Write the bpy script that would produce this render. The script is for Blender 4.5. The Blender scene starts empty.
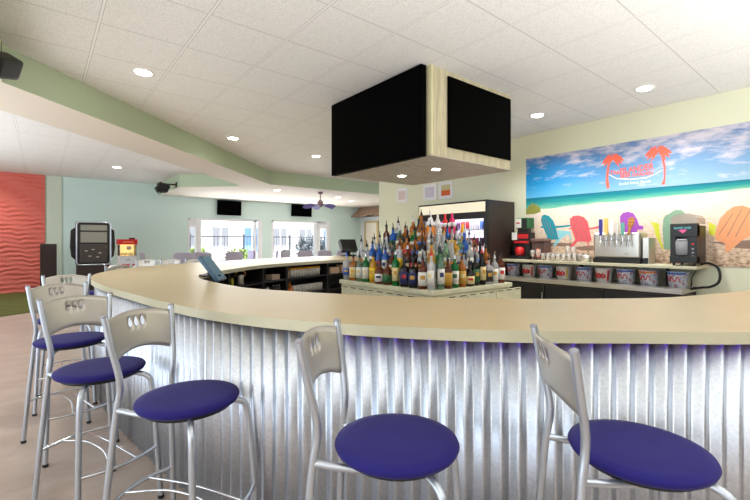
import bpy, math, random
from mathutils import Vector, Matrix
from mathutils.geometry import delaunay_2d_cdt
import bmesh
random.seed(7)
S = bpy.context.scene
COL = S.collection
PI = math.pi
R_ = math.radians

# ------------------------------------------------------------------ camera, world, sun, area lights, exposure
cam_d = bpy.data.cameras.new('camera')
cam = bpy.data.objects.new('camera', cam_d)
COL.objects.link(cam)
cam.location = (0, 0, 1.23)
cam.rotation_euler = (PI / 2, 0, -0.68087)
cam_d.sensor_width = 36
cam_d.lens = 36 * 412.1 / 750
cam_d.shift_y = (241.2 - 250) / 750
cam_d.clip_start = 0.02
S.camera = cam

W = bpy.data.worlds.new('sky'); S.world = W
W.use_nodes = True
wn = W.node_tree.nodes; wl = W.node_tree.links
bg = wn['Background']
tc = wn.new('ShaderNodeTexCoord'); sx = wn.new('ShaderNodeSeparateXYZ'); rp = wn.new('ShaderNodeValToRGB')
wl.new(tc.outputs['Generated'], sx.inputs[0]); wl.new(sx.outputs['Z'], rp.inputs[0])
rp.color_ramp.elements[0].position = 0.0; rp.color_ramp.elements[0].color = (0.95, 0.97, 1.0, 1)
rp.color_ramp.elements[1].position = 0.7; rp.color_ramp.elements[1].color = (0.45, 0.68, 1.0, 1)
wl.new(rp.outputs[0], bg.inputs['Color'])
bg.inputs['Strength'].default_value = 0.8

sun_d = bpy.data.lights.new('sun', 'SUN'); sun = bpy.data.objects.new('sun', sun_d); COL.objects.link(sun)
sun.rotation_euler = (R_(35), 0, R_(25)); sun_d.energy = 8.0; sun_d.angle = R_(1)
sun_d.color = (1.0, 0.96, 0.9)

def area(name, loc, size, energy, color=(1, 1, 1), rot=(0, 0, 0), size_y=None):
    d = bpy.data.lights.new(name, 'AREA'); o = bpy.data.objects.new(name, d); COL.objects.link(o)
    o.location = loc; o.rotation_euler = rot; d.energy = energy; d.color = color
    d.size = size
    if size_y: d.shape = 'RECTANGLE'; d.size_y = size_y
    return o
# daylight entering through the glazed fronts of the room, tipped up a little to brighten the ceiling
area('daylight_far_windows', (5.9, 12.7, 1.2), 4.8, 70, (0.94, 0.97, 1.0), (R_(-100), 0, 0), 1.8)
area('daylight_lobby_front', (-6.2, 4.5, 1.3), 2.4, 130, (0.70, 0.85, 1.0), (0, R_(-100), 0), 10.0)
# unseen fill lamps added to brighten the ceiling, behind camera and in lobby
area('ceiling_fill_entrance', (0.0, -1.6, 0.95), 8.0, 170, (0.95, 0.975, 1.0), (R_(180), 0, 0), 3.4)
area('ceiling_fill_lobby', (-3.4, 7.0, 0.95), 5.0, 135, (0.95, 0.975, 1.0), (R_(180), 0, 0), 8.0)
area('ceiling_fill_bar_side', (3.6, -1.5, 0.95), 3.6, 45, (0.97, 0.985, 1.0), (R_(180), 0, 0), 1.8)

vs = S.view_settings
vs.view_transform = 'Standard'; vs.look = 'None'; vs.gamma = 1; vs.use_curve_mapping = False
vs.exposure = 0.92
S.cycles.transparent_max_bounces = 32
S.cycles.max_bounces = 8
S.cycles.caustics_reflective = False
S.cycles.caustics_refractive = False
S.cycles.sample_clamp_indirect = 6

# ------------------------------------------------------------------ materials
def lin(c):
    return tuple((x / 255 / 12.92) if x / 255 <= 0.04045 else ((x / 255 + 0.055) / 1.055) ** 2.4 for x in c)

def newmat(name):
    m = bpy.data.materials.new(name); m.use_nodes = True
    n = m.node_tree.nodes; l = m.node_tree.links
    return m, n, l, n['Principled BSDF'], n['Material Output']

def mat(name, rgb, rough=0.5, metal=0.0, noise=0.0, nscale=20, bump=0.0, bscale=60, spec=0.5, sheen=0.0, coat=0.0):
    m, n, l, p, out = newmat(name)
    c = lin(rgb)
    p.inputs['Base Color'].default_value = (*c, 1)
    p.inputs['Roughness'].default_value = rough
    p.inputs['Metallic'].default_value = metal
    p.inputs['Specular IOR Level'].default_value = spec
    if sheen: p.inputs['Sheen Weight'].default_value = sheen
    if coat: p.inputs['Coat Weight'].default_value = coat
    t = n.new('ShaderNodeTexCoord')
    nz = n.new('ShaderNodeTexNoise'); nz.inputs['Scale'].default_value = nscale; nz.inputs['Detail'].default_value = 4
    l.new(t.outputs['Object'], nz.inputs['Vector'])
    mx = n.new('ShaderNodeMix'); mx.data_type = 'RGBA'
    k = max(noise, 0.02)
    mx.inputs[6].default_value = (*[x * (1 - k) for x in c], 1)
    mx.inputs[7].default_value = (*[min(1, x * (1 + k)) for x in c], 1)
    l.new(nz.outputs['Fac'], mx.inputs[0]); l.new(mx.outputs[2], p.inputs['Base Color'])
    if bump:
        nb = n.new('ShaderNodeTexNoise'); nb.inputs['Scale'].default_value = bscale; nb.inputs['Detail'].default_value = 3
        l.new(t.outputs['Object'], nb.inputs['Vector'])
        b = n.new('ShaderNodeBump'); b.inputs['Strength'].default_value = bump; b.inputs['Distance'].default_value = 0.01
        l.new(nb.outputs['Fac'], b.inputs['Height']); l.new(b.outputs[0], p.inputs['Normal'])
    return m

def emit(name, rgb, s):
    m, n, l, p, out = newmat(name)
    p.inputs['Base Color'].default_value = (*lin(rgb), 1)
    p.inputs['Emission Color'].default_value = (*lin(rgb), 1)
    p.inputs['Emission Strength'].default_value = s
    return m

def glass(name, rgb, diff=0.12, gloss=0.25, rough=0.03, drgb=None):
    """thin-walled glass: a tinted see-through shell with reflections and a little body colour"""
    m, n, l, p, out = newmat(name)
    n.remove(p)
    tr = n.new('ShaderNodeBsdfTransparent'); tr.inputs[0].default_value = (*lin(rgb), 1)
    di = n.new('ShaderNodeBsdfDiffuse'); di.inputs[0].default_value = (*lin(drgb or rgb), 1)
    gl = n.new('ShaderNodeBsdfGlossy'); gl.inputs['Roughness'].default_value = rough
    lw = n.new('ShaderNodeLayerWeight'); lw.inputs[0].default_value = gloss
    m1 = n.new('ShaderNodeMixShader'); m1.inputs[0].default_value = diff
    m2 = n.new('ShaderNodeMixShader')
    l.new(tr.outputs[0], m1.inputs[1]); l.new(di.outputs[0], m1.inputs[2])
    l.new(lw.outputs['Fresnel'], m2.inputs[0]); l.new(m1.outputs[0], m2.inputs[1]); l.new(gl.outputs[0], m2.inputs[2])
    l.new(m2.outputs[0], out.inputs[0])
    return m

def math_node(n, l, op, a, b=None, c=None):
    x = n.new('ShaderNodeMath'); x.operation = op
    for i, v in enumerate((a, b, c)):
        if v is None: continue
        if isinstance(v, (int, float)): x.inputs[i].default_value = v
        else: l.new(v, x.inputs[i])
    return x.outputs[0]

def ceiling_mat():
    m, n, l, p, out = newmat('acoustic_tile')
    t = n.new('ShaderNodeTexCoord'); s = n.new('ShaderNodeSeparateXYZ'); l.new(t.outputs['Object'], s.inputs[0])
    def line(axis, off, pitch, w):
        f = math_node(n, l, 'FRACT', math_node(n, l, 'DIVIDE', math_node(n, l, 'SUBTRACT', s.outputs[axis], off - pitch * 20), pitch))
        d = math_node(n, l, 'ABSOLUTE', math_node(n, l, 'SUBTRACT', f, 0.5))
        return math_node(n, l, 'GREATER_THAN', d, 0.5 - w / pitch / 2)
    a = line(0, 0.333, 0.602, 0.015); a2 = line(0, 0.333, 0.602, 0.024)
    b = line(1, 3.03, 0.6337, 0.010)
    nz = n.new('ShaderNodeTexNoise'); nz.inputs['Scale'].default_value = 130; nz.inputs['Detail'].default_value = 3
    l.new(t.outputs['Object'], nz.inputs['Vector'])
    cr = n.new('ShaderNodeValToRGB')
    cr.color_ramp.elements[0].position = 0.34; cr.color_ramp.elements[0].color = (*lin((218, 218, 215)), 1)
    cr.color_ramp.elements[1].position = 0.55; cr.color_ramp.elements[1].color = (*lin((240, 240, 238)), 1)
    l.new(nz.outputs['Fac'], cr.inputs[0])
    def mixc(fac, A, col):
        x = n.new('ShaderNodeMix'); x.data_type = 'RGBA'; l.new(fac, x.inputs[0]); l.new(A, x.inputs[6]); x.inputs[7].default_value = (*lin(col), 1)
        return x.outputs[2]
    c = mixc(b, cr.outputs[0], (204, 203, 200))
    c = mixc(a2, c, (192, 191, 188))
    c = mixc(a, c, (242, 242, 240))
    l.new(c, p.inputs['Base Color']); p.inputs['Roughness'].default_value = 0.9
    bp = n.new('ShaderNodeBump'); bp.inputs['Strength'].default_value = 0.25; bp.inputs['Distance'].default_value = 0.004
    l.new(nz.outputs['Fac'], bp.inputs['Height']); l.new(bp.outputs[0], p.inputs['Normal'])
    return m

def floor_mat():
    m, n, l, p, out = newmat('stone_floor')
    t = n.new('ShaderNodeTexCoord')
    nz = n.new('ShaderNodeTexNoise'); nz.inputs['Scale'].default_value = 2.2; nz.inputs['Detail'].default_value = 8; nz.inputs['Roughness'].default_value = 0.65
    mp = n.new('ShaderNodeMapping'); mp.inputs['Scale'].default_value = (1, 2.4, 1); mp.inputs['Rotation'].default_value = (0, 0, 0.75)
    l.new(t.outputs['Object'], mp.inputs[0]); l.new(mp.outputs[0], nz.inputs['Vector'])
    br = n.new('ShaderNodeTexBrick'); br.inputs['Scale'].default_value = 1.0
    br.inputs['Brick Width'].default_value = 0.9; br.inputs['Row Height'].default_value = 0.45; br.inputs['Mortar Size'].default_value = 0.004
    br.inputs['Color1'].default_value = (1, 1, 1, 1); br.inputs['Color2'].default_value = (0.975, 0.975, 0.975, 1); br.inputs['Mortar'].default_value = (0.9, 0.9, 0.9, 1)
    mp2 = n.new('ShaderNodeMapping'); mp2.inputs['Rotation'].default_value = (0, 0, 0.0)
    l.new(t.outputs['Object'], mp2.inputs[0]); l.new(mp2.outputs[0], br.inputs['Vector'])
    cr = n.new('ShaderNodeValToRGB')
    cr.color_ramp.elements[0].position = 0.3; cr.color_ramp.elements[0].color = (*lin((172, 152, 138)), 1)
    cr.color_ramp.elements[1].position = 0.72; cr.color_ramp.elements[1].color = (*lin((196, 180, 168)), 1)
    l.new(nz.outputs['Fac'], cr.inputs[0])
    mx = n.new('ShaderNodeMix'); mx.data_type = 'RGBA'; mx.blend_type = 'MULTIPLY'; mx.inputs[0].default_value = 1
    l.new(cr.outputs[0], mx.inputs[6]); l.new(br.outputs['Color'], mx.inputs[7])
    l.new(mx.outputs[2], p.inputs['Base Color'])
    p.inputs['Roughness'].default_value = 0.42
    return m

ANISO = 0.25
def galvanized():
    m, n, l, p, out = newmat('galvanized_steel')
    t = n.new('ShaderNodeTexCoord')
    v = n.new('ShaderNodeTexVoronoi'); v.inputs['Scale'].default_value = 110
    l.new(t.outputs['Object'], v.inputs['Vector'])
    s = n.new('ShaderNodeSeparateColor'); l.new(v.outputs['Color'], s.inputs[0])
    cr = n.new('ShaderNodeValToRGB')
    cr.color_ramp.elements[0].color = (*lin((200, 207, 217)), 1); cr.color_ramp.elements[1].color = (*lin((214, 220, 229)), 1)
    l.new(s.outputs[0], cr.inputs[0]); l.new(cr.outputs[0], p.inputs['Base Color'])
    p.inputs['Metallic'].default_value = 1.0
    p.inputs['Roughness'].default_value = 0.32
    p.inputs['Anisotropic'].default_value = 0.85
    p.inputs['Anisotropic Rotation'].default_value = ANISO
    tg = n.new('ShaderNodeTangent'); tg.direction_type = 'RADIAL'; tg.axis = 'Z'
    l.new(tg.outputs[0], p.inputs['Tangent'])
    return m

def mural_mat(y0, z0, y1, z1):
    """printed beach photograph: cloudy sky over turquoise sea over pale sand"""
    m, n, l, p, out = newmat('beach_print')
    t = n.new('ShaderNodeTexCoord'); s = n.new('ShaderNodeSeparateXYZ'); l.new(t.outputs['Object'], s.inputs[0])
    u = math_node(n, l, 'DIVIDE', math_node(n, l, 'SUBTRACT', y0, s.outputs[1]), y0 - y1)    # 0 at its left edge
    z = s.outputs[2]
    def ramp(val, pts):
        r = n.new('ShaderNodeValToRGB'); e = r.color_ramp.elements
        for i, (ps, c) in enumerate(pts):
            el = e[i] if i < 2 else e.new(ps)
            el.position = ps; el.color = (*lin(c), 1)
        l.new(val, r.inputs[0]); return r.outputs[0]
    def mix(f, a, b):
        x = n.new('ShaderNodeMix'); x.data_type = 'RGBA'
        l.new(f, x.inputs[0])
        for i, q in ((6, a), (7, b)):
            if isinstance(q, tuple): x.inputs[i].default_value = (*lin(q), 1)
            else: l.new(q, x.inputs[i])
        return x.outputs[2]
    zs = math_node(n, l, 'DIVIDE', math_node(n, l, 'SUBTRACT', z, 1.88), 0.61)
    left = ramp(zs, [(0.0, (95, 180, 225)), (1.0, (92, 128, 190)), (0.35, (30, 150, 215)), (0.75, (40, 140, 210))])
    right = ramp(zs, [(0.0, (150, 185, 205)), (1.0, (120, 140, 185)), (0.4, (125, 165, 205))])
    us = n.new('ShaderNodeMapRange'); us.inputs[1].default_value = 0.08; us.inputs[2].default_value = 0.6; l.new(u, us.inputs[0])
    sky = mix(us.outputs[0], left, right)
    mp = n.new('ShaderNodeMapping'); mp.inputs['Scale'].default_value = (1, 1.7, 5.5); mp.inputs['Rotation'].default_value = (0.12, 0, 0)
    l.new(t.outputs['Object'], mp.inputs[0])
    nz = n.new('ShaderNodeTexNoise'); nz.inputs['Scale'].default_value = 1.9; nz.inputs['Detail'].default_value = 9; nz.inputs['Roughness'].default_value = 0.62
    l.new(mp.outputs[0], nz.inputs['Vector'])
    band = math_node(n, l, 'MULTIPLY', math_node(n, l, 'ADD', math_node(n, l, 'MULTIPLY', zs, 0.22), math_node(n, l, 'MULTIPLY', u, 0.12)), 1.0)
    cl = math_node(n, l, 'ADD', nz.outputs['Fac'], band)
    cf = n.new('ShaderNodeMapRange'); cf.inputs[1].default_value = 0.66; cf.inputs[2].default_value = 0.86; cf.inputs[4].default_value = 0.9
    l.new(cl, cf.inputs[0])
    sky = mix(cf.outputs[0], sky, (222, 214, 222))
    # sea
    shore = math_node(n, l, 'MULTIPLY_ADD', u, 0.115, 1.69)
    sh = math_node(n, l, 'DIVIDE', math_node(n, l, 'SUBTRACT', z, shore), math_node(n, l, 'SUBTRACT', 1.882, shore))
    w = n.new('ShaderNodeTexNoise'); w.inputs['Scale'].default_value = 3; w.inputs['Detail'].default_value = 5
    mp3 = n.new('ShaderNodeMapping'); mp3.inputs['Scale'].default_value = (1, 1.2, 14); l.new(t.outputs['Object'], mp3.inputs[0]); l.new(mp3.outputs[0], w.inputs['Vector'])
    shw = math_node(n, l, 'ADD', sh, math_node(n, l, 'MULTIPLY', math_node(n, l, 'SUBTRACT', w.outputs['Fac'], 0.5), 0.5))
    sea = ramp(shw, [(0.0, (205, 222, 190)), (1.0, (18, 112, 134)), (0.12, (112, 188, 162)), (0.5, (40, 150, 148)), (0.8, (20, 126, 144))])
    # sand
    sn = n.new('ShaderNodeTexNoise'); sn.inputs['Scale'].default_value = 26; sn.inputs['Detail'].default_value = 7
    mp4 = n.new('ShaderNodeMapping'); mp4.inputs['Scale'].default_value = (1, 0.8, 1.6); l.new(t.outputs['Object'], mp4.inputs[0]); l.new(mp4.outputs[0], sn.inputs['Vector'])
    lo = math_node(n, l, 'MULTIPLY', math_node(n, l, 'SUBTRACT', 1.69, z), 1.05)
    sd = math_node(n, l, 'ADD', lo, math_node(n, l, 'MULTIPLY', math_node(n, l, 'SUBTRACT', sn.outputs['Fac'], 0.5), math_node(n, l, 'ADD', 0.5, math_node(n, l, 'MULTIPLY', lo, 2.2))))
    sand = ramp(sd, [(0.0, (238, 222, 206)), (1.0, (150, 120, 98)), (0.35, (228, 206, 184)), (0.7, (205, 175, 148))])
    c = mix(math_node(n, l, 'GREATER_THAN', z, shore), sand, sea)
    c = mix(math_node(n, l, 'GREATER_THAN', z, 1.881), c, sky)
    l.new(c, p.inputs['Base Color']); p.inputs['Roughness'].default_value = 0.6; p.inputs['Specular IOR Level'].default_value = 0.25
    return m

def wood_mat(name, c1, c2, scale=(1, 1, 14), rough=0.55):
    m, n, l, p, out = newmat(name)
    t = n.new('ShaderNodeTexCoord'); mp = n.new('ShaderNodeMapping'); mp.inputs['Scale'].default_value = scale
    l.new(t.outputs['Object'], mp.inputs[0])
    nz = n.new('ShaderNodeTexNoise'); nz.inputs['Scale'].default_value = 3; nz.inputs['Detail'].default_value = 8; nz.inputs['Distortion'].default_value = 0.6
    l.new(mp.outputs[0], nz.inputs['Vector'])
    cr = n.new('ShaderNodeValToRGB')
    cr.color_ramp.elements[0].position = 0.32; cr.color_ramp.elements[0].color = (*lin(c1), 1)
    cr.color_ramp.elements[1].position = 0.68; cr.color_ramp.elements[1].color = (*lin(c2), 1)
    l.new(nz.outputs['Fac'], cr.inputs[0]); l.new(cr.outputs[0], p.inputs['Base Color'])
    p.inputs['Roughness'].default_value = rough
    return m

M = {}
M['ceiling'] = ceiling_mat()
M['floor'] = floor_mat()
M['soffit'] = mat('soffit_white_paint', (222, 214, 200), 0.85)
M['fascia'] = mat('sage_green_paint', (192, 208, 178), 0.8)
M['cream_wall'] = mat('cream_green_paint', (228, 229, 202), 0.8)
M['cream_lit_wall'] = mat('cream_lit_teal_paint', (206, 214, 196), 0.8)  # teal wall strip with the cream light on it put into its colour
M['teal_wall'] = mat('mint_teal_paint', (212, 233, 226), 0.8)
M['white_wall'] = mat('white_paint', (222, 226, 222), 0.8)
M['beige_wall'] = mat('tan_paint', (96, 78, 64), 0.85)
M['red_wall'] = mat('coral_red_wave_panel', (214, 104, 90), 0.6)
M['turf'] = mat('green_carpet', (92, 96, 34), 0.95, noise=0.35, nscale=3, bump=0.6, bscale=300)
M['white'] = mat('white_frame', (238, 238, 240), 0.45)
M['window_glass'] = glass('window_glass', (250, 252, 252), 0.0, 0.08)
M['laminate'] = mat('beige_laminate', (190, 170, 130), 0.34, noise=0.05, nscale=6, spec=0.45)
M['laminate_edge'] = mat('pale_laminate_edge', (200, 196, 168), 0.45, noise=0.05, nscale=5)
M['galv'] = galvanized()
M['dark'] = mat('black_cabinet', (28, 26, 27), 0.5)
M['black'] = mat('black_plastic', (20, 19, 19), 0.4)
M['screen'] = mat('black_glass', (2, 2, 2), 0.5, spec=0.02)
M['darkbrown'] = mat('dark_brown_laminate', (46, 33, 30), 0.45)
M['silver'] = mat('silver_powder_coat', (188, 194, 202), 0.32, metal=0.75)
M['plate'] = mat('brushed_silver_back', (190, 184, 174), 0.38, metal=0.6, noise=0.06, nscale=4)
M['navy'] = mat('navy_velvet', (36, 30, 104), 0.9, noise=0.12, nscale=9, sheen=0.1, spec=0.15)
M['chrome'] = mat('chrome', (210, 212, 216), 0.15, metal=1)
M['steel'] = mat('brushed_stainless', (206, 202, 194), 0.32, metal=0.9, noise=0.04, nscale=3)
M['rubber'] = mat('black_rubber', (22, 22, 24), 0.6)
M['boxwood'] = wood_mat('washed_pale_wood', (182, 172, 140), (214, 204, 170), (10, 10, 1.0))
M['boxwood_under'] = wood_mat('washed_wood_underside', (178, 170, 152), (214, 206, 186), (2, 10, 2))
M['boxtrim'] = mat('cream_corner_trim', (224, 216, 172), 0.6)
M['island'] = wood_mat('island_pale_wood', (196, 194, 164), (216, 212, 182), (2, 2, 8))
M['lamp'] = emit('downlight_glow', (255, 246, 228), 14)
M['lamp_ring'] = mat('downlight_trim', (240, 238, 232), 0.5)
M['purple_led'] = emit('purple_led', (110, 40, 255), 0.55)
M['red'] = mat('bright_red', (205, 28, 32), 0.4)
M['thatch'] = wood_mat('dry_thatch', (150, 122, 104), (214, 184, 158), (6, 6, 30), 0.95)
M['lav'] = mat('lavender_grey_vinyl', (188, 182, 200), 0.6)
M['lav2'] = mat('lavender_purple_vinyl', (150, 140, 184), 0.6)
M['grey'] = mat('grey_vinyl', (150, 148, 156), 0.6)
M['concrete'] = mat('pale_paving', (228, 224, 216), 0.9)
M['stucco'] = mat('white_stucco', (240, 238, 236), 0.9)
M['facade_blue'] = mat('blue_shutter', (110, 150, 205), 0.6)
M['facade_grey'] = mat('facade_window_grey', (150, 152, 162), 0.4)
M['rail'] = mat('dark_railing_metal', (70, 72, 84), 0.5)
M['leaf'] = mat('bush_leaf', (120, 140, 70), 0.7, noise=0.3)
M['leaf2'] = mat('palm_leaf_grey_green', (105, 112, 118), 0.7, noise=0.3)
M['teal_print'] = mat('print_teal', (22, 142, 160), 0.6, noise=0.15, nscale=30)
M['red_print'] = mat('print_coral_red', (222, 92, 100), 0.6, noise=0.1, nscale=30)
M['purple_print'] = mat('print_purple', (160, 72, 184), 0.6, noise=0.1, nscale=30)
M['green_print'] = mat('print_sage', (132, 166, 140), 0.6, noise=0.12, nscale=30)
M['lime_print'] = mat('print_lime', (212, 214, 60), 0.6)
M['orange_print'] = mat('print_orange', (236, 160, 112), 0.6, noise=0.1, nscale=30)
M['sky_print'] = mat('print_pale_teal', (140, 205, 215), 0.6)
M['coral_print'] = mat('print_coral', (250, 108, 84), 0.6)
M['white_print'] = mat('print_white', (240, 240, 236), 0.6)
M['tuft_print'] = mat('print_olive', (140, 140, 60), 0.7, noise=0.4, nscale=40)
M['shade_print'] = mat('print_brown', (140, 112, 98), 0.7, noise=0.2, nscale=30)
M['cyan'] = mat('cyan_ink', (110, 205, 215), 0.5)
M['pink'] = mat('pink_ink', (235, 90, 150), 0.5)

# ------------------------------------------------------------------ mesh helpers
class MB:
    def __init__(s): s.v = []; s.f = []; s.sm = []; s.mi = []; s.cur = 0
    def add(s, vs, fs, smooth=False):
        o = len(s.v); s.v += [tuple(p) for p in vs]
        for f in fs: s.f.append([o + i for i in f]); s.sm.append(smooth); s.mi.append(s.cur)
    def box(s, x0, x1, y0, y1, z0, z1, M4=None):
        P = [(x0, y0, z0), (x1, y0, z0), (x1, y1, z0), (x0, y1, z0), (x0, y0, z1), (x1, y0, z1), (x1, y1, z1), (x0, y1, z1)]
        if M4 is not None: P = [M4 @ Vector(p) for p in P]
        s.add(P, [(0, 3, 2, 1), (4, 5, 6, 7), (0, 1, 5, 4), (1, 2, 6, 5), (2, 3, 7, 6), (3, 0, 4, 7)]); return s
    def tube(s, path, r, n=12, caps=True):
        path = [Vector(p) for p in path]; rs = r if isinstance(r, (list, tuple)) else [r] * len(path)
        T = []
        for i in range(len(path)):
            a = path[max(0, i - 1)]; b = path[min(len(path) - 1, i + 1)]; T.append((b - a).normalized())
        up = Vector((0, 0, 1)) if abs(T[0].z) < 0.9 else Vector((1, 0, 0))
        N = (up - T[0] * up.dot(T[0])).normalized(); vs = []; fs = []
        for i, p in enumerate(path):
            N = (N - T[i] * N.dot(T[i])).normalized(); B = T[i].cross(N)
            for k in range(n):
                a = 2 * PI * k / n; vs.append(p + (N * math.cos(a) + B * math.sin(a)) * rs[i])
        for i in range(len(path) - 1):
            for k in range(n):
                k2 = (k + 1) % n; fs.append((i * n + k, i * n + k2, (i + 1) * n + k2, (i + 1) * n + k))
        s.add(vs, fs, True)
        if caps:
            s.add(vs[:n], [tuple(reversed(range(n)))]); s.add(vs[-n:], [tuple(range(n))])
        return s
    def lathe(s, prof, n=20, M4=None, sq=None, smooth=True, c=(0, 0, 0)):
        vs = []; fs = []
        for r, z in prof:
            for k in range(n):
                a = 2 * PI * (k + 0.5) / n; ca, sa = math.cos(a), math.sin(a); q = 1.0
                if sq and r > sq[0]: q = (abs(ca) ** sq[1] + abs(sa) ** sq[1]) ** (-1 / sq[1])
                p = Vector((c[0] + r * q * ca, c[1] + r * q * sa, c[2] + z)); vs.append(M4 @ p if M4 is not None else p)
        for i in range(len(prof) - 1):
            for k in range(n):
                k2 = (k + 1) % n; fs.append((i * n + k, i * n + k2, (i + 1) * n + k2, (i + 1) * n + k))
        s.add(vs, fs, smooth)
        m = (len(prof) - 1) * n
        if prof[0][0] > 1e-4: s.add(vs[:n], [tuple(reversed(range(n)))])
        if prof[-1][0] > 1e-4: s.add(vs[m:], [tuple(range(n))])
        return s
    def prism(s, poly, fn, d):
        """poly: 2D outline; fn(a, b, depth) -> 3D; extruded from depth 0 to d"""
        n = len(poly)
        s.add([fn(a, b, 0) for a, b in poly] + [fn(a, b, d) for a, b in poly],
              [tuple(range(n)), tuple(reversed(range(n, 2 * n)))] + [(i, i + n, (i + 1) % n + n, (i + 1) % n) for i in range(n)]); return s
    def build(s, name, m, parent=None, bevel=0, seg=2, solid=0, recalc=True):
        me = bpy.data.meshes.new(name); me.from_pydata(s.v, [], s.f)
        for p, sm, mi in zip(me.polygons, s.sm, s.mi): p.use_smooth = sm; p.material_index = mi
        for x in (m if isinstance(m, (list, tuple)) else [m]): me.materials.append(x)
        if recalc:
            b = bmesh.new(); b.from_mesh(me); bmesh.ops.recalc_face_normals(b, faces=b.faces); b.to_mesh(me); b.free()
        o = bpy.data.objects.new(name, me); COL.objects.link(o)
        if parent: o.parent = parent
        if bevel:
            md = o.modifiers.new('bevel', 'BEVEL'); md.width = bevel; md.segments = seg; md.limit_method = 'ANGLE'; md.angle_limit = R_(40)
        if solid:
            md = o.modifiers.new('solid', 'SOLIDIFY'); md.thickness = solid; md.offset = -1
        return o

def tag(o, label, cat, group=None):
    o['label'] = label; o['category'] = cat
    if group: o['group'] = group
    return o
def thing(name, label, cat, loc=(0, 0, 0), rz=0, group=None):
    o = bpy.data.objects.new(name, None); COL.objects.link(o); o.empty_display_size = 0.1
    o.location = loc; o.rotation_euler = (0, 0, rz); return tag(o, label, cat, group)
def struct(o): o['kind'] = 'structure'; return o
def dup(root, loc, rz, label, group=None):
    r = root.copy(); COL.objects.link(r); r.location = loc; r.rotation_euler = (0, 0, rz); r['label'] = label
    if group: r['group'] = group
    for ch in list(root.children):
        c = ch.copy(); COL.objects.link(c); c.parent = r
        for g in list(ch.children):
            d = g.copy(); COL.objects.link(d); d.parent = c
    return r
def cr(pts, per=8, closed=False):
    P = [Vector(p) for p in pts]; out = []; n = len(P)
    for i in range(n if closed else n - 1):
        if closed: p0, p1, p2, p3 = P[i - 1], P[i], P[(i + 1) % n], P[(i + 2) % n]
        else: p0, p1, p2, p3 = P[max(0, i - 1)], P[i], P[i + 1], P[min(n - 1, i + 2)]
        for k in range(per):
            t = k / per
            out.append(0.5 * ((2 * p1) + (p2 - p0) * t + (2 * p0 - 5 * p1 + 4 * p2 - p3) * t * t + (3 * p1 - p0 - 3 * p2 + p3) * t ** 3))
    if not closed: out.append(P[-1])
    return out
def resample(pts, n):
    L = [0]
    for a, b in zip(pts, pts[1:]): L.append(L[-1] + (b - a).length)
    out = []; j = 0
    for i in range(n + 1):
        d = L[-1] * i / n
        while j < len(pts) - 2 and L[j + 1] < d: j += 1
        t = (d - L[j]) / max(1e-9, L[j + 1] - L[j]); out.append(pts[j].lerp(pts[j + 1], min(1, max(0, t))))
    return out, L[-1]
def text_mesh(name, body, size, m, mat4, parent, extrude=0.0008, align='CENTER', shear=0.0, xscale=1.0, bold=0.0):
    c = bpy.data.curves.new(name, 'FONT'); c.body = body; c.size = size; c.align_x = align; c.align_y = 'CENTER'; c.extrude = extrude; c.shear = shear; c.offset = size * bold
    c.resolution_u = 3
    o = bpy.data.objects.new(name, c); COL.objects.link(o)
    bpy.context.view_layer.update()
    me = bpy.data.meshes.new_from_object(o.evaluated_get(bpy.context.evaluated_depsgraph_get()))
    bpy.data.objects.remove(o); bpy.data.curves.remove(c)
    me.materials.clear(); me.materials.append(m)
    for v in me.vertices: v.co.x *= xscale
    q = bpy.data.objects.new(name, me); COL.objects.link(q)
    me.transform(mat4)
    if parent: q.parent = parent
    return q
def frame(origin, xdir, ydir):
    x = Vector(xdir).normalized(); y = Vector(ydir).normalized(); z = x.cross(y); o = Vector(origin)
    return Matrix(((x.x, y.x, z.x, o.x), (x.y, y.y, z.y, o.y), (x.z, y.z, z.z, o.z), (0, 0, 0, 1)))
ORD = ['first', 'second', 'third', 'fourth', 'fifth', 'sixth', 'seventh', 'eighth', 'ninth', 'tenth', 'eleventh', 'twelfth', 'thirteenth', 'fourteenth']

ZC = 2.85; ZS = 2.54
# ------------------------------------------------------------------ setting
struct(MB().box(-7.1, 12, -6, 13.2, -0.1, 0).build('floor', M['floor']))
tf = MB(); tf.prism([(-7, 6.2), (-0.52, 9.03), (0.35, 9.55), (0.95, 10.1), (0.95, 12.94), (-7, 12.94)], lambda a, b, d: (a, b, 0.001 + d), 0.012)
struct(tf.build('floor_carpet', M['turf']))
struct(MB().box(-7.1, 12, -6, 13.2, ZC, ZC + 0.1).build('ceiling', M['ceiling']))

# dropped soffit: diagonal band plus the area above the windows
so = MB()
def flat(poly):
    so.prism(poly, lambda a, b, d: (a, b, ZS + d), ZC - ZS - 0.001)
band = [(-0.25, 4.57), (4.10, 8.92), (12, 8.92), (12, 13.0), (2.6, 13.0), (2.6, 10.72), (3.66, 9.66), (3.53, 9.40), (-0.25, 5.62), (-1.3, 4.57), (-1.3, -6), (-0.25, -6)]
so.prism(band, lambda a, b, d: (a, b, ZS + d), ZC - ZS - 0.0005)
# underside in white, vertical fascia in sage green
so_o = so.build('ceiling_soffit', [M['fascia'], M['soffit']])
for p in so_o.data.polygons:
    if abs(p.normal.z) > 0.5: p.material_index = 1
struct(so_o)

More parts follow.
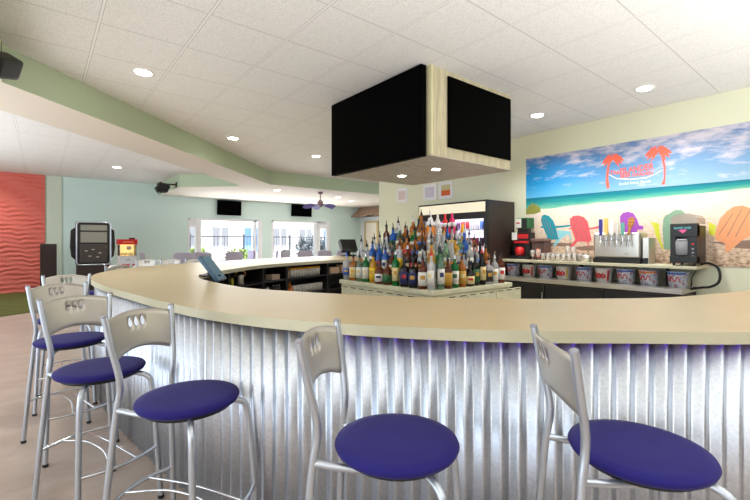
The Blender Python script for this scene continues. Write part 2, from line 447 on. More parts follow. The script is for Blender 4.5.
# far wall with two window openings
WY = 13.0
fw = MB()
W1 = (3.39, 5.70, 0.12, 1.93); W2 = (6.04, 8.36, 0.12, 1.95)
fw.box(0.4, W1[0], WY, WY + 0.2, 0, ZC); fw.box(W1[1], W2[0], WY, WY + 0.2, 0, ZC); fw.box(W2[1], 12, WY, WY + 0.2, 0, ZC)
for w in (W1, W2): fw.box(w[0], w[1], WY, WY + 0.2, w[3], ZC); fw.box(w[0], w[1], WY, WY + 0.2, 0, w[2])
struct(fw.build('wall_far', M['teal_wall']))
struct(MB().box(0.074, 0.4, WY - 0.03, WY + 0.2, 0, ZC).build('trim_pilaster', M['cream_lit_wall']))
rw = MB(); nx, nz_ = 130, 170; vs_ = []; fs_ = []
x0, x1 = -3.2, 0.074
for j in range(nz_ + 1):
    for i in range(nx + 1):
        x = x0 + (x1 - x0) * i / nx; z = ZC * j / nz_
        ph = z * 58 + 0.9 * math.sin(x * 7.0 + z * 3) + 0.8 * math.sin(x * 15 + 2 * math.sin(z * 6)) + 0.5 * math.sin(x * 31 + z * 11)
        y = WY - 0.055 - 0.017 * math.sin(ph) * (0.6 + 0.4 * math.sin(x * 9 + z * 13))
        vs_.append((x, y, z))
for j in range(nz_):
    for i in range(nx):
        a = j * (nx + 1) + i; fs_.append((a, a + 1, a + nx + 2, a + nx + 1))
rw.add(vs_, fs_, True)
rw.box(-7, 0.074, WY - 0.01, WY + 0.2, 0, ZC)
struct(rw.build('wall_red', M['red_wall'], recalc=False))

# mural wall, its end, and the wall and door beyond it
MX = 5.78
struct(MB().box(MX, MX + 0.2, -5.2, 6.995, 0, ZC).build('wall_mural', M['cream_wall']))
rgt = MB(); rgt.box(9.8, 10.0, 6.8, 13.0, 0, ZC)
struct(rgt.build('wall_right', M['white_wall']))
struct(MB().box(MX + 0.2, 10.0, 6.8, 6.99, 0, ZC).build('wall_lobby_back', M['white_wall']))
dr_o = MB().box(9.755, 9.80, 11.95, 12.60, 0.0, 1.93).build('door_1', mat('cream_door', (226, 216, 196), 0.6))
struct(dr_o)
d2 = MB(); d2.box(9.74, 9.80, 11.87, 11.95, 0, 2.0); d2.box(9.74, 9.80, 12.60, 12.68, 0, 2.0); d2.box(9.74, 9.80, 11.95, 12.6, 1.93, 2.0)
d2.build('door_frame', mat('tan_door_frame', (196, 170, 120), 0.6), dr_o)
struct(MB().box(-2.2, MX, -5.2, -5.0, 0, ZC).build('wall_rear', M['beige_wall']))
struct(MB().box(-7.1, -7.0, 6.5, 13.0, 0, ZC).build('wall_left', M['white_wall']))

# windows
def window(name, w, panes, side_lo):
    fr = MB(); y0, y1 = WY + 0.02, WY + 0.12
    xs = panes
    for x in xs: fr.box(x[0], x[1], y0 - x[2], y1, w[2], w[3])
    fr.box(w[0], w[1], y0, y1, w[3] - 0.06, w[3]); fr.box(w[0], w[1], y0, y1, w[2], w[2] + 0.06)
    o = struct(fr.build(name, M['white']))
    MB().box(w[0] + 0.02, w[1] - 0.02, WY + 0.06, WY + 0.068, w[2] + 0.02, w[3] - 0.02).build('window_pane', M['window_glass'], o)
    tb = MB().box(side_lo[0], side_lo[1], WY + 0.05, WY + 0.08, w[3] - 0.26, w[3] - 0.02).build('transom_panel', M['white'], o)
    return o
window('window_1', W1, [(3.39, 3.44, 0), (3.60, 3.76, .03), (5.45, 5.51, 0), (5.58, 5.70, .03)], (3.44, 3.60))
window('window_2', W2, [(6.04, 6.12, 0), (7.72, 7.80, .03), (7.86, 7.95, .0), (8.24, 8.36, .03)], (7.95, 8.24))

# ------------------------------------------------------------------ outside the windows
struct(MB().box(-4, 26, 13.2, 45, -0.12, -0.02).build('ground_patio', M['concrete']))
bt = thing('apartment_building', 'white two storey building with balconies outside the windows', 'building', (0, 26, -0.02))
MB().box(-2, 24, 0, 4, 0, 7).build('wall', M['stucco'], bt)
for i in range(9):
    x = 4.2 + i * 2.0
    for z in (0.5, 3.4):
        b = MB().box(x, x + 0.95, -0.06, 0.0, z, z + 1.6).build('window', M['facade_grey'] if i % 3 else M['facade_blue'], bt)
        MB().box(x + 0.43, x + 0.52, -0.09, -0.06, z, z + 1.6).build('mullion', M['white'], b)
bl = MB().box(-2, 24, -1.2, 0, 2.75, 2.95).build('balcony_slab', M['stucco'], bt)
rl = MB()
for i in range(120): rl.box(-2 + i * 0.215, -1.97 + i * 0.215, -1.18, -1.15, 2.95, 3.75)
rl.box(-2, 24, -1.2, -1.13, 3.75, 3.81); rl.build('balcony_railing', M['rail'], bt)
fe = thing('patio_fence', 'dark metal railing fence outside behind the two windows', 'fence', (0, 17.5, -0.02))
f1 = MB()
for i in range(95): f1.box(2.5 + i * 0.14, 2.515 + i * 0.14, -0.01, 0.01, 0.1, 1.45)
f1.build('balusters', M['rail'], fe)
f2 = MB(); f2.box(2.4, 16, -0.02, 0.02, 1.42, 1.47); f2.box(2.4, 16, -0.02, 0.02, 0.1, 0.15); f2.build('rails', M['rail'], fe)
for i in range(7):
    MB().box(2.4 + i * 2.2, 2.47 + i * 2.2, -0.035, 0.035, 0, 1.55).build('post', M['rail'], fe)
def bush(name, loc, rad, h, m, label, n=420, spiky=False):
    t = thing(name, label, 'plant', loc)
    b = MB(); rnd = random.Random(hash((loc[0] * 10, loc[1])) % 1000)
    for i in range(n):
        a = rnd.uniform(0, 2 * PI); e = math.asin(rnd.uniform(-0.3, 1)); q = rnd.uniform(0.55, 1)
        p = Vector((rad * q * math.cos(a) * math.cos(e), rad * q * math.sin(a) * math.cos(e), h * 0.5 + h * 0.5 * q * math.sin(e)))
        d = Vector((rnd.gauss(0, 1), rnd.gauss(0, 1), rnd.gauss(0.6, 1))).normalized(); s_ = d.cross(Vector((rnd.gauss(0, 1), rnd.gauss(0, 1), 1))).normalized()
        L = (0.34 if spiky else 0.16) * rnd.uniform(0.7, 1.3); w = 0.035 if spiky else 0.05
        b.add([p - s_ * w, p + d * L * 0.6 - s_ * w * .6, p + d * L, p + s_ * w], [(0, 1, 2, 3)])
    b.build('foliage', m, t, recalc=False)
    st = MB()
    for k in range(5):
        a = k * 1.3; st.tube([(0.05 * math.cos(a), 0.05 * math.sin(a), 0), (rad * .3 * math.cos(a), rad * .3 * math.sin(a), h * .4), (rad * .5 * math.cos(a), rad * .5 * math.sin(a), h * .75)], [0.03, 0.02, 0.01], 6)
    st.build('stem', M['darkbrown'], t)
bush('patio_bush', (4.3, 15.6, -0.02), 0.55, 1.0, M['leaf'], 'yellow green bush outside at the left of the left window')
bush('patio_bush', (6.3, 16.6, -0.02), 0.6, 0.95, M['leaf'], 'yellow green bush outside in the middle of the left window')
bush('patio_palm', (9.1, 15.4, -0.02), 0.85, 1.45, M['leaf2'], 'grey green spiky plant outside the right window', 500, True)

# ------------------------------------------------------------------ bar
outer_pts = [(5.70, -.30), (4.5, -.30), (3.6, -.28), (3.0, -.20), (2.4, -.03), (1.88, .287), (1.60, .527), (1.251, .83), (.954, 1.178), (.695, 1.606), (.53, 2.1), (.413, 2.84),
             (.345, 3.4), (.315, 4.0), (.36, 4.5), (.46, 4.88), (.70, 5.40), (1.08, 5.85), (1.52, 6.15), (2.05, 6.45), (3.06, 6.98), (4.1, 7.28), (5.0, 7.35), (5.72, 7.35)]
inner_pts = [(5.70, .50), (4.5, .50), (3.5, .535), (2.98, .66), (2.62, .785), (2.18, 1.09), (1.92, 1.31), (1.70, 1.54), (1.54, 1.73), (1.35, 2.05), (1.24, 2.26), (1.135, 2.47), (1.05, 2.75), (1.02, 3.2),
             (1.035, 3.6), (1.16, 4.0), (1.54, 4.46), (2.2, 5.06), (3.02, 5.44), (4.0, 5.73), (4.9, 5.93), (5.72, 6.05)]
NB = 240
Oc, LO = resample(cr([(x, y, 0) for x, y in outer_pts]), NB)
Ic, LI = resample(cr([(x, y, 0) for x, y in inner_pts]), NB)
ZT = 0.92; TH = 0.042
bar = thing('bar_counter', 'beige round bar counter on a corrugated metal base', 'bar counter')
tp = MB(); vv = []; ff = []; mi = []
for a, b in zip(Oc, Ic):
    vv += [(a.x, a.y, ZT), (b.x, b.y, ZT), (b.x, b.y, ZT - TH), (a.x, a.y, ZT - TH)]
for i in range(NB):
    q = i * 4; r = q + 4
    ff += [(q, q + 1, r + 1, r), (q + 1, q + 2, r + 2, r + 1), (q + 2, q + 3, r + 3, r + 2), (q + 3, q, r, r + 3)]; mi += [0, 1, 0, 1]
ff += [(0, 3, 2, 1), (NB * 4, NB * 4 + 1, NB * 4 + 2, NB * 4 + 3)]; mi += [1, 1]
tp.add(vv, ff); tp.mi = mi
tp.build('countertop', [M['laminate'], M['laminate_edge']], bar)
def offset(path, d):
    out = []
    for i, p in enumerate(path):
        t = (path[min(len(path) - 1, i + 1)] - path[max(0, i - 1)]).normalized(); n = Vector((t.y, -t.x, 0)); out.append(p + n * d)
    return out
Od, _ = resample(Oc, 1600)
sgn = 1   # direction of the outward normal
probe = offset(Od, 0.1)
if (probe[800] - Vector((3.4, 3.4, 0))).length < (Od[800] - Vector((3.4, 3.4, 0))).length: sgn = -1
ZB = ZT - TH
PITCH = 0.0635; nw = 2 * int(LO / PITCH * 6)
Op, _ = resample(Oc, nw)
cp = MB(); vv = []; ff = []
base_in = offset(Op, sgn * -0.034)
nrm = [(a - b).normalized() for a, b in zip(Op, base_in)]
for i in range(nw + 1):
    ph = LO * i / nw / PITCH
    w = 0.92 * 2 / PI * math.asin(math.sin(2 * PI * ph)) + 0.08 * math.sin(2 * PI * ph)
    p = base_in[i] + nrm[i] * (0.0115 * w)
    vv += [(p.x, p.y, 0.002), (p.x, p.y, ZB)]
for i in range(nw): ff.append((2 * i, 2 * i + 2, 2 * i + 3, 2 * i + 1))
cp.add(vv, ff, True)
cp.build('corrugated_panel', M['galv'], bar, solid=0.001, recalc=False)
def band_mesh(p0, p1, z0, z1):
    b = MB(); vv = []; ff = []
    for a, c in zip(p0, p1): vv += [(a.x, a.y, z1), (c.x, c.y, z1), (c.x, c.y, z0), (a.x, a.y, z0)]
    n = len(p0)
    for i in range(n - 1):
        q = i * 4; r = q + 4
        ff += [(q, q + 1, r + 1, r), (q + 1, q + 2, r + 2, r + 1), (q + 2, q + 3, r + 3, r + 2), (q + 3, q, r, r + 3)]
    ff += [(0, 3, 2, 1), (n * 4 - 4, n * 4 - 3, n * 4 - 2, n * 4 - 1)]
    b.add(vv, ff); return b
Oh, _ = resample(Oc, 300)
band_mesh(offset(Oh, sgn * -0.055), offset(Oh, sgn * -0.10), 0.0, ZB).build('knee_wall', M['dark'], bar)
# cabinet bodies under the near half of the counter
Ia, _ = resample(Ic, 300)
k = 185
band_mesh([offset(Oh, sgn * -0.101)[i] for i in range(5, k)], [Ia[i].lerp(Oh[i], 0.06) for i in range(5, k)], 0.0, ZB).build('cabinet_body', M['dark'], bar)
# violet light strip tucked under the counter's edge
ledp = offset(Oh, sgn * -0.0175)
band_mesh([ledp[i] for i in range(30, 110)], [offset(Oh, sgn * -0.022)[i] for i in range(30, 110)], ZB - 0.002, ZB + 0.0).build('led_strip', M['purple_led'], bar)

# shelves under the far side of the counter
SEC = [(1.66, 4.70), (2.30, 5.20), (2.75, 5.40), (3.63, 5.70), (4.95, 6.02)]
sec_label = ['black under-counter shelf unit nearest the blue touchscreen', 'narrow black shelf unit left of the rows of glasses', 'black shelf unit holding the rows of glasses', 'black shelf unit right of the rows of glasses, beside the bottle island']
SF = []
for i in range(4):
    a = Vector((*SEC[i], 0)); b = Vector((*SEC[i + 1], 0)); d = (b - a); L = d.length; rz = math.atan2(d.y, d.x)
    t = thing('under_counter_shelf', sec_label[i], 'shelf', a, rz, 'under-counter shelf units')
    MB().box(0.0, 0.02, 0, 0.38, 0, ZB).build('side_panel', M['dark'], t); MB().box(L - 0.022, L - 0.002, 0, 0.38, 0, ZB).build('side_panel', M['dark'], t)
    MB().box(0.02, L - 0.022, 0.36, 0.38, 0, ZB).build('back_panel', M['dark'], t)
    for z in (0.03, 0.45, 0.69): MB().box(0.02, L - 0.022, 0.004, 0.36, z - 0.02, z).build('shelf_board', M['dark'], t)
    SF.append((a, rz, L))
def onshelf(i, u, v, z):
    a, rz, L = SF[i]; return (a.x + math.cos(rz) * u - math.sin(rz) * v, a.y + math.sin(rz) * u + math.cos(rz) * v, z)

# ------------------------------------------------------------------ television box over the bottle island
bx = thing('ceiling_tv_bulkhead', 'pale wood box hanging from the ceiling above the bottles', 'bulkhead', (0, 0, 0))
BZ = 2.016
b0 = MB().box(2.79, 4.06, 2.62, 4.16, BZ + 0.012, ZC).build('body', M['boxwood'], bx)
MB().box(2.775, 4.075, 2.605, 4.175, BZ, BZ + 0.012).build('bottom_board', M['boxwood_under'], bx)
tr_ = MB(); tr_.box(2.772, 2.79, 2.60, 2.62, BZ + 0.012, ZC); tr_.box(2.772, 2.79, 2.62, 2.70, BZ + 0.012, ZC)
tr_.build('corner_trim', M['boxtrim'], bx)
for (x, y) in ((3.355, 3.63), (3.34, 3.07)):
    r = MB().lathe([(0.055, -0.006), (0.055, 0)], 24, c=(x, y, BZ)).build('downlight_trim', M['lamp_ring'], bx)
    MB().lathe([(0.044, -0.009), (0.044, -0.005)], 24, c=(x, y, BZ)).build('downlight_lens', M['lamp'], r)
def tv(label, fn, w, h, d, loc, rot=None, br=0.035):
    t = thing('wall_television', label, 'television', loc)
    if rot: t.rotation_euler = rot
    MB().box(0, d, 0, w, 0, h).build('housing', M['screen'], t, bevel=0.004)
    MB().box(-0.003, 0.0, 0.012, w - 0.012, 0.014, h - 0.012).build('screen', M['screen'], t)
    MB().box(d, d + br, w * .3, w * .7, h * .3, h * .7).build('wall_bracket', M['black'], t)
    return t
tv('large black television on the left face of the wooden ceiling box', None, 1.49, 0.835, 0.065, (2.675, 2.635, 2.005))
t = tv('black television on the right face of the wooden ceiling box', None, 1.037, 0.677, 0.018, (3.06, 2.53, 2.148), None, 0.005)
t.rotation_euler = (0, 0, R_(90)); t.location = (4.04, 2.596, 2.123)
t = tv('black television above the left window on the far wall', None, 0.75, 0.46, 0.05, (4.96, 12.90, 2.04)); t.rotation_euler = (0, R_(-3), R_(90))
t = tv('black television above the right window behind the ceiling fan', None, 0.79, 0.42, 0.05, (7.53, 12.90, 2.10)); t.rotation_euler = (0, R_(-3), R_(90))

# ------------------------------------------------------------------ recessed ceiling lights
LBL = {(0.758, 4.464): 'recessed ceiling light nearest the left edge, before the green fascia', (2.34, 6.43): 'recessed ceiling light close to the bend of the green fascia', (4.06, 6.795): 'recessed ceiling light just left of the large ceiling box television',
       (4.96, 1.59): 'recessed ceiling light above the middle of the beach mural', (4.95, 2.80): 'recessed ceiling light right of the ceiling box, near the mural corner', (-1.1, 12.1): 'recessed light washing the red wave wall', (1.287, 10.54): 'recessed light in the far lower left ceiling before the teal wall',
       (4.69, 9.77): 'small light under the soffit left of the ceiling fan', (5.91, 11.3): 'small soffit light above the right window television', (6.84, 10.18): 'small soffit light just right of the ceiling fan', (7.85, 10.93): 'small soffit light nearest the thatched awning'}
def downlight(x, y, z, e, r=0.085):
    t = thing('recessed_light', LBL[(x, y)], 'ceiling light', (x, y, z), 0, 'recessed ceiling lights')
    MB().lathe([(r, -0.006), (r + 0.012, -0.004), (r + 0.012, 0), (r * .7, 0)], 28).build('trim_ring', M['lamp_ring'], t)
    MB().lathe([(r * .82, -0.010), (r * .86, -0.005)], 28).build('lens', M['lamp'], t)
    d = bpy.data.lights.new('recessed_lamp', 'SPOT'); o = bpy.data.objects.new('recessed_lamp', d); COL.objects.link(o)
    d.energy = e; d.spot_size = R_(140); d.spot_blend = 0.9; d.shadow_soft_size = 0.07; d.color = (1, 0.98, 0.95)
    o.location = (x, y, z - 0.03)
for p in [(0.758, 4.464), (2.34, 6.43), (4.06, 6.795), (4.96, 1.59), (4.95, 2.80), (1.287, 10.54), (-1.1, 12.1)]: downlight(*p, ZC, 75 if p[0] > 4.9 else 42)
for p in [(4.69, 9.77), (5.91, 11.3), (6.84, 10.18), (7.85, 10.93)]: downlight(*p, ZS, 40)

# ------------------------------------------------------------------ bar stools
def back_plate_mesh():
    """curved plate with three drop-shaped holes; y across, z up, leaning along the posts"""
    hw = 0.142
    def top(y): return 0.936 + 0.020 * (1 - (y / hw) ** 2)
    def bot(y): return 0.772 + 0.036 * (1 - (y / hw) ** 2)
    n = 26
    outl = [(-hw + 2 * hw * i / n, bot(-hw + 2 * hw * i / n)) for i in range(n + 1)] + [(hw - 2 * hw * i / n, top(hw - 2 * hw * i / n)) for i in range(n + 1)]
    holes = []
    for cy in (-0.028, 0.0, 0.028):
        h = []
        for k in range(18):
            a = 2 * PI * k / 18
            h.append((cy + 0.0125 * math.sin(a) * math.sin(a / 2), 0.912 + 0.021 * math.cos(a)))
        holes.append(h)
    pts = [Vector(p) for p in outl]; edges = [(i, (i + 1) % len(outl)) for i in range(len(outl))]
    for h in holes:
        o = len(pts); pts += [Vector(p) for p in h]; edges += [(o + i, o + (i + 1) % len(h)) for i in range(len(h))]
    for i in range(1, 24):
        y = -hw + 2 * hw * i / 24
        for j in range(1, 7):
            z = bot(y) + (top(y) - bot(y)) * j / 7
            if all((y - 0.0 - c) ** 2 + ((z - 0.912) * .7) ** 2 > 0.017 ** 2 for c in (-0.028, 0, 0.028)): pts.append(Vector((y, z)))
    v, e, f, _, _, _ = delaunay_2d_cdt(pts, edges, [], 1, 1e-6)
    def inside(p, poly):
        c = False; j = len(poly) - 1
        for i in range(len(poly)):
            if (poly[i][1] > p[1]) != (poly[j][1] > p[1]) and p[0] < (poly[j][0] - poly[i][0]) * (p[1] - poly[i][1]) / (poly[j][1] - poly[i][1]) + poly[i][0]: c = not c
            j = i
        return c
    keep = []
    for t in f:
        c = sum((v[i] for i in t), Vector((0, 0))) / len(t)
        if inside(c, outl) and not any(inside(c, h) for h in holes): keep.append(t)
    b = MB()
    def X(y, z): return POSTX(z) - 0.030 * (1 - (y / hw) ** 2)
    b.add([(X(p.x, p.y), p.x, p.y) for p in v], keep, True)
    return b
def POSTX(z): return -0.201 - 0.042 * max(0, (z - 0.70) / 0.25) ** 1.1
def make_stool(name, label):
    t = thing(name, label, 'bar stool', (0, 0, 0), 0, 'silver bar stools around the bar')
    zs = 0.645
    MB().lathe([(0.0, zs - 0.030), (0.150, zs - 0.030), (0.178, zs - 0.022), (0.184, zs - 0.010), (0.180, zs - 0.002), (0.150, zs + 0.004), (0.08, zs + 0.006), (0.0, zs + 0.006)], 48).build('seat', M['navy'], t)
    MB().lathe([(0.0, zs - 0.040), (0.155, zs - 0.040), (0.155, zs - 0.029), (0.0, zs - 0.029)], 32).build('seat_pan', M['black'], t)
    for s in (-1, 1):
        p = cr([(-0.247, s * 0.172, 0.012), (-0.236, s * 0.155, 0.25), (-0.222, s * 0.135, 0.50), (-0.213, s * 0.127, 0.61), (-0.203, s * 0.122, 0.68), (-0.205, s * 0.127, 0.74), (-0.222, s * 0.140, 0.83), (-0.243, s * 0.153, 0.951)], 6)
        lg = MB().tube(p, 0.0118, 14).build('rear_leg', M['silver'], t)
        MB().lathe([(0.013, 0.0), (0.0145, 0.004), (0.0135, 0.016)], 14, c=(-0.2475, s * 0.1725, 0)).build('rubber_foot', M['rubber'], lg)
        MB().lathe([(0.0122, 0), (0.0122, 0.006), (0.009, 0.010)], 14, c=(-0.2435, s * 0.1533, 0.949)).build('end_cap', M['grey'], lg)
        q = cr([(0.04, s * 0.06, 0.606), (0.105, s * 0.105, 0.604), (0.140, s * 0.138, 0.588), (0.154, s * 0.151, 0.55), (0.163, s * 0.158, 0.45), (0.178, s * 0.167, 0.22), (0.192, s * 0.176, 0.012)], 6)
        fg = MB().tube(q, 0.0118, 14).build('front_leg', M['silver'], t)
        MB().lathe([(0.013, 0.0), (0.0145, 0.004), (0.0135, 0.016)], 14, c=(0.1922, s * 0.1762, 0)).build('rubber_foot', M['rubber'], fg)
        MB().tube([(-0.212, s * 0.127, 0.607), (-0.15, s * 0.118, 0.600), (-0.02, s * 0.10, 0.592)], 0.0105, 12).build('seat_arm', M['silver'], t)
    zf = 0.25
    rb = cr([(-0.236, -0.155, zf), (-0.262, -0.07, zf), (-0.270, 0, zf), (-0.262, 0.07, zf), (-0.236, 0.155, zf)], 5)
    MB().tube(rb, 0.0075, 10).build('stretcher', M['chrome'], t)
    fb = cr([(0.176, -0.166, zf), (0.206, -0.08, zf), (0.214, 0, zf), (0.206, 0.08, zf), (0.176, 0.166, zf)], 5)
    MB().tube(fb, 0.0075, 10).build('stretcher', M['chrome'], t)
    for s in (-1, 1):
        MB().tube(cr([(-0.266, s * 0.055, zf), (-0.1, s * 0.030, zf + 0.03), (0.0, s * 0.026, zf + 0.036), (0.1, s * 0.030, zf + 0.03), (0.210, s * 0.055, zf)], 5), 0.0045, 8).build('footrest_rod', M['chrome'], t)
    bp = back_plate_mesh().build('back_plate', M['plate'], t, solid=0.003, recalc=False)
    return t
st0 = make_stool('bar_stool', 'nearest silver stool with navy seat, centre front, before the corrugated panel')
st0.location = (0.822, 0.912, 0); st0.rotation_euler = (0, 0, R_(-53.7))
dup(st0, (1.328, 0.442, 0), R_(-42), 'silver stool with navy round seat at the right, below the slush machine')
dup(st0, (0.437, 1.665, 0), R_(-58.2), 'silver stool with navy seat third along the bar, at its curved left front')
dup(st0, (0.218, 2.307, 0), R_(-71), 'silver stool with navy seat fourth along the bar, behind the curved-front stool')
dup(st0, (0.143, 3.105, 0), R_(-76), 'silver stool with navy seat fifth along the bar, second from the far left end')
dup(st0, (0.150, 3.95, 0), R_(-93), 'silver stool sixth along the bar, its back below the jukebox')
dup(st0, (0.59, 5.80, 0), R_(117), 'stool beyond the bar end with pale back, just under the popcorn machine')
dup(st0, (1.115, 7.01, 0), R_(-129), 'pale backed stool beyond the bar, leftmost of three in a row before the window')
dup(st0, (1.41, 6.77, 0), R_(-129), 'pale backed stool beyond the bar, middle of three in a row')
dup(st0, (1.705, 6.52, 0), R_(-129), 'pale backed stool beyond the bar, rightmost of three, below the window edge')

# ------------------------------------------------------------------ mural
mu = thing('beach_mural', 'wide printed beach mural with colourful chairs on the cream wall', 'mural', (0, 0, 0))
MY0, MY1, MZ0, MZ1 = 3.45, 0.30, 0.955, 2.487
MB().box(MX - 0.008, MX - 0.001, MY1, MY0, MZ0, MZ1).build('panel', mural_mat(MY0, MZ0, MY1, MZ1), mu)
PR = [  # printed shapes: name, material, outline in (y, z)
    ('printed_shadow', 'shade_print', [(3.30, 1.19), (3.0, 1.21), (2.75, 1.20), (2.75, 1.15), (3.0, 1.16), (3.2, 1.14)], 1),
    ('printed_shadow', 'shade_print', [(2.78, 1.14), (2.5, 1.17), (2.30, 1.16), (2.35, 1.11), (2.6, 1.10)], 1),
    ('printed_shadow', 'shade_print', [(1.2, 1.22), (0.9, 1.24), (0.6, 1.22), (0.6, 1.12), (1.0, 1.16)], 1),
    ('printed_chair', 'sky_print', [(2.963, 1.395), (2.772, 1.365), (2.752, 1.227), (2.798, 1.332), (2.893, 1.273), (2.981, 1.161), (3.031, 1.161), (2.936, 1.291)], 2),
    ('printed_chair', 'teal_print', [(3.154, 1.624), (3.08, 1.599), (3.017, 1.526), (2.981, 1.438), (2.936, 1.256), (3.062, 1.253), (3.173, 1.159), (3.258, 1.162), (3.105, 1.29), (3.136, 1.354), (3.182, 1.462), (3.205, 1.542), (3.192, 1.604)], 3),
    ('printed_chair', 'teal_print', [(3.209, 1.453), (2.945, 1.451), (2.764, 1.459), (2.759, 1.439), (2.945, 1.42), (3.205, 1.427)], 4),
    ('printed_chair', 'red_print', [(2.772, 1.542), (2.73, 1.582), (2.656, 1.587), (2.583, 1.559), (2.535, 1.5), (2.512, 1.393), (2.48, 1.247), (2.52, 1.214), (2.52, 1.133), (2.543, 1.222), (2.66, 1.225), (2.747, 1.143), (2.781, 1.154), (2.70, 1.25), (2.739, 1.365), (2.772, 1.466)], 3),
    ('printed_chair', 'red_print', [(2.786, 1.416), (2.48, 1.412), (2.38, 1.433), (2.377, 1.409), (2.48, 1.392), (2.783, 1.396)], 4),
    ('printed_chair', 'purple_print', [(2.13, 1.547), (2.095, 1.593), (2.034, 1.603), (1.974, 1.578), (1.933, 1.5), (1.913, 1.425), (1.87, 1.42), (1.867, 1.377), (1.93, 1.373), (1.97, 1.15), (2.09, 1.15), (2.121, 1.373)], 3),
    ('printed_chair', 'lime_print', [(1.791, 1.464), (1.702, 1.443), (1.687, 1.267), (1.65, 1.127), (1.672, 1.144), (1.736, 1.303), (1.756, 1.41)], 3),
    ('printed_chair', 'green_print', [(1.657, 1.495), (1.635, 1.537), (1.598, 1.553), (1.547, 1.593), (1.483, 1.596), (1.441, 1.553), (1.427, 1.502), (1.413, 1.13), (1.65, 1.135), (1.665, 1.372)], 2),
    ('printed_chair', 'lime_print', [(1.225, 1.444), (1.161, 1.401), (1.174, 1.288), (1.225, 1.305)], 3),
    ('printed_chair', 'orange_print', [(1.13, 1.473), (1.074, 1.55), (1.013, 1.602), (0.941, 1.608), (0.87, 1.571), (0.82, 1.493), (0.86, 1.30), (0.953, 1.23), (1.05, 1.12), (1.074, 1.112), (1.09, 1.21), (1.161, 1.24), (1.174, 1.296)], 2),
    ('printed_grass_tuft', 'tuft_print', [(3.448, 1.64), (3.448, 1.74), (3.42, 1.72), (3.40, 1.79), (3.37, 1.76), (3.345, 1.82), (3.32, 1.77), (3.28, 1.80), (3.26, 1.74), (3.22, 1.75), (3.21, 1.665), (3.306, 1.64)], 2),
    ('printed_palm', 'coral_print', [(2.277, 2.234), (2.253, 2.231), (2.273, 2.068), (2.253, 1.926), (2.286, 1.915), (2.302, 1.983), (2.299, 2.106)], 2),
    ('printed_palm', 'coral_print', [(1.679, 2.236), (1.658, 2.241), (1.631, 2.117), (1.634, 1.959), (1.642, 1.904), (1.679, 1.908), (1.652, 1.977), (1.652, 2.104)], 2),
    ('printed_hammock', 'white_print', [(2.261, 2.105), (2.173, 2.047), (2.017, 2.017), (1.84, 2.015), (1.727, 2.05), (1.661, 2.086), (1.661, 2.080), (1.727, 2.040), (1.84, 2.003), (2.017, 2.004), (2.173, 2.034), (2.261, 2.095)], 2),
]
for nm, mm, poly, lay in PR:
    b = MB(); b.prism(poly, lambda a, c, d: (MX - 0.008 - d, a, c), 0.0006 * lay); b.build(nm, M[mm], mu)
for cy, cz, R0 in ((2.215, 2.300, .135), (1.71, 2.31, .145)):
    b = MB()
    for j, a0 in enumerate((-50, -15, 15, 45, 75, 105, 135, 165, 195, 230)):
        a = R_(a0); L = R0 * (1.0 if 0 < a0 < 180 else .85); up = []; dn_ = []
        for q in range(7):
            t_ = q / 6; py = cy - L * t_ * math.cos(a); pz = cz + L * t_ * math.sin(a) * .62 - .085 * t_ * t_ + .02 * t_
            w_ = (.004 + .044 * math.sin(PI * min(1, t_ * .93 + .07))) * (1 if q % 2 else .78)
            up.append((py + w_ * math.sin(a) * .3, pz + w_)); dn_.append((py, pz - w_ * .7))
        b.prism(up + dn_[::-1], lambda p, c, d: (MX - 0.008 - d, p, c), 0.0018 + .0002 * j)
    b.build('printed_palm', M['coral_print'], mu)
# slats of the printed chair backs
sl = MB()
for (y, z0, z1, lean) in [(3.14, 1.32, 1.58, .05), (3.09, 1.29, 1.57, .05), (3.04, 1.28, 1.52, .05), (2.72, 1.27, 1.56, .06), (2.66, 1.26, 1.57, .06), (2.60, 1.26, 1.55, .06), (2.09, 1.4, 1.57, .03), (2.03, 1.4, 1.58, .03), (1.97, 1.4, 1.56, .03), (1.08, 1.30, 1.53, -.06), (1.01, 1.28, 1.57, -.06), (0.94, 1.28, 1.57, -.06)]:
    sl.prism([(y + lean, z1), (y + lean - 0.006, z1), (y - lean - 0.006, z0), (y - lean, z0)], lambda a, c, d: (MX - 0.008 - d, a, c), 0.003)
sl.build('printed_slat_gap', M['shade_print'], mu)
tm = lambda y, z, a=0.0: frame((MX - 0.0105, y, z), (0, -math.cos(a), math.sin(a)), (0, math.sin(a), math.cos(a)))
text_mesh('printed_lettering', 'The', 0.075, M['coral_print'], tm(2.195, 2.118), mu, bold=.02)
text_mesh('printed_lettering', 'ISLANDER', 0.105, M['coral_print'], tm(1.945, 2.130, 0.04), mu, xscale=0.80, bold=.025)
text_mesh('printed_lettering', 'BEER GARDEN', 0.062, M['coral_print'], tm(1.945, 2.060), mu, xscale=0.9, bold=.025)
text_mesh('printed_lettering', 'Sanibel Island, Florida', 0.050, M['white_print'], tm(1.965, 1.963), mu, shear=0.25, xscale=0.82)

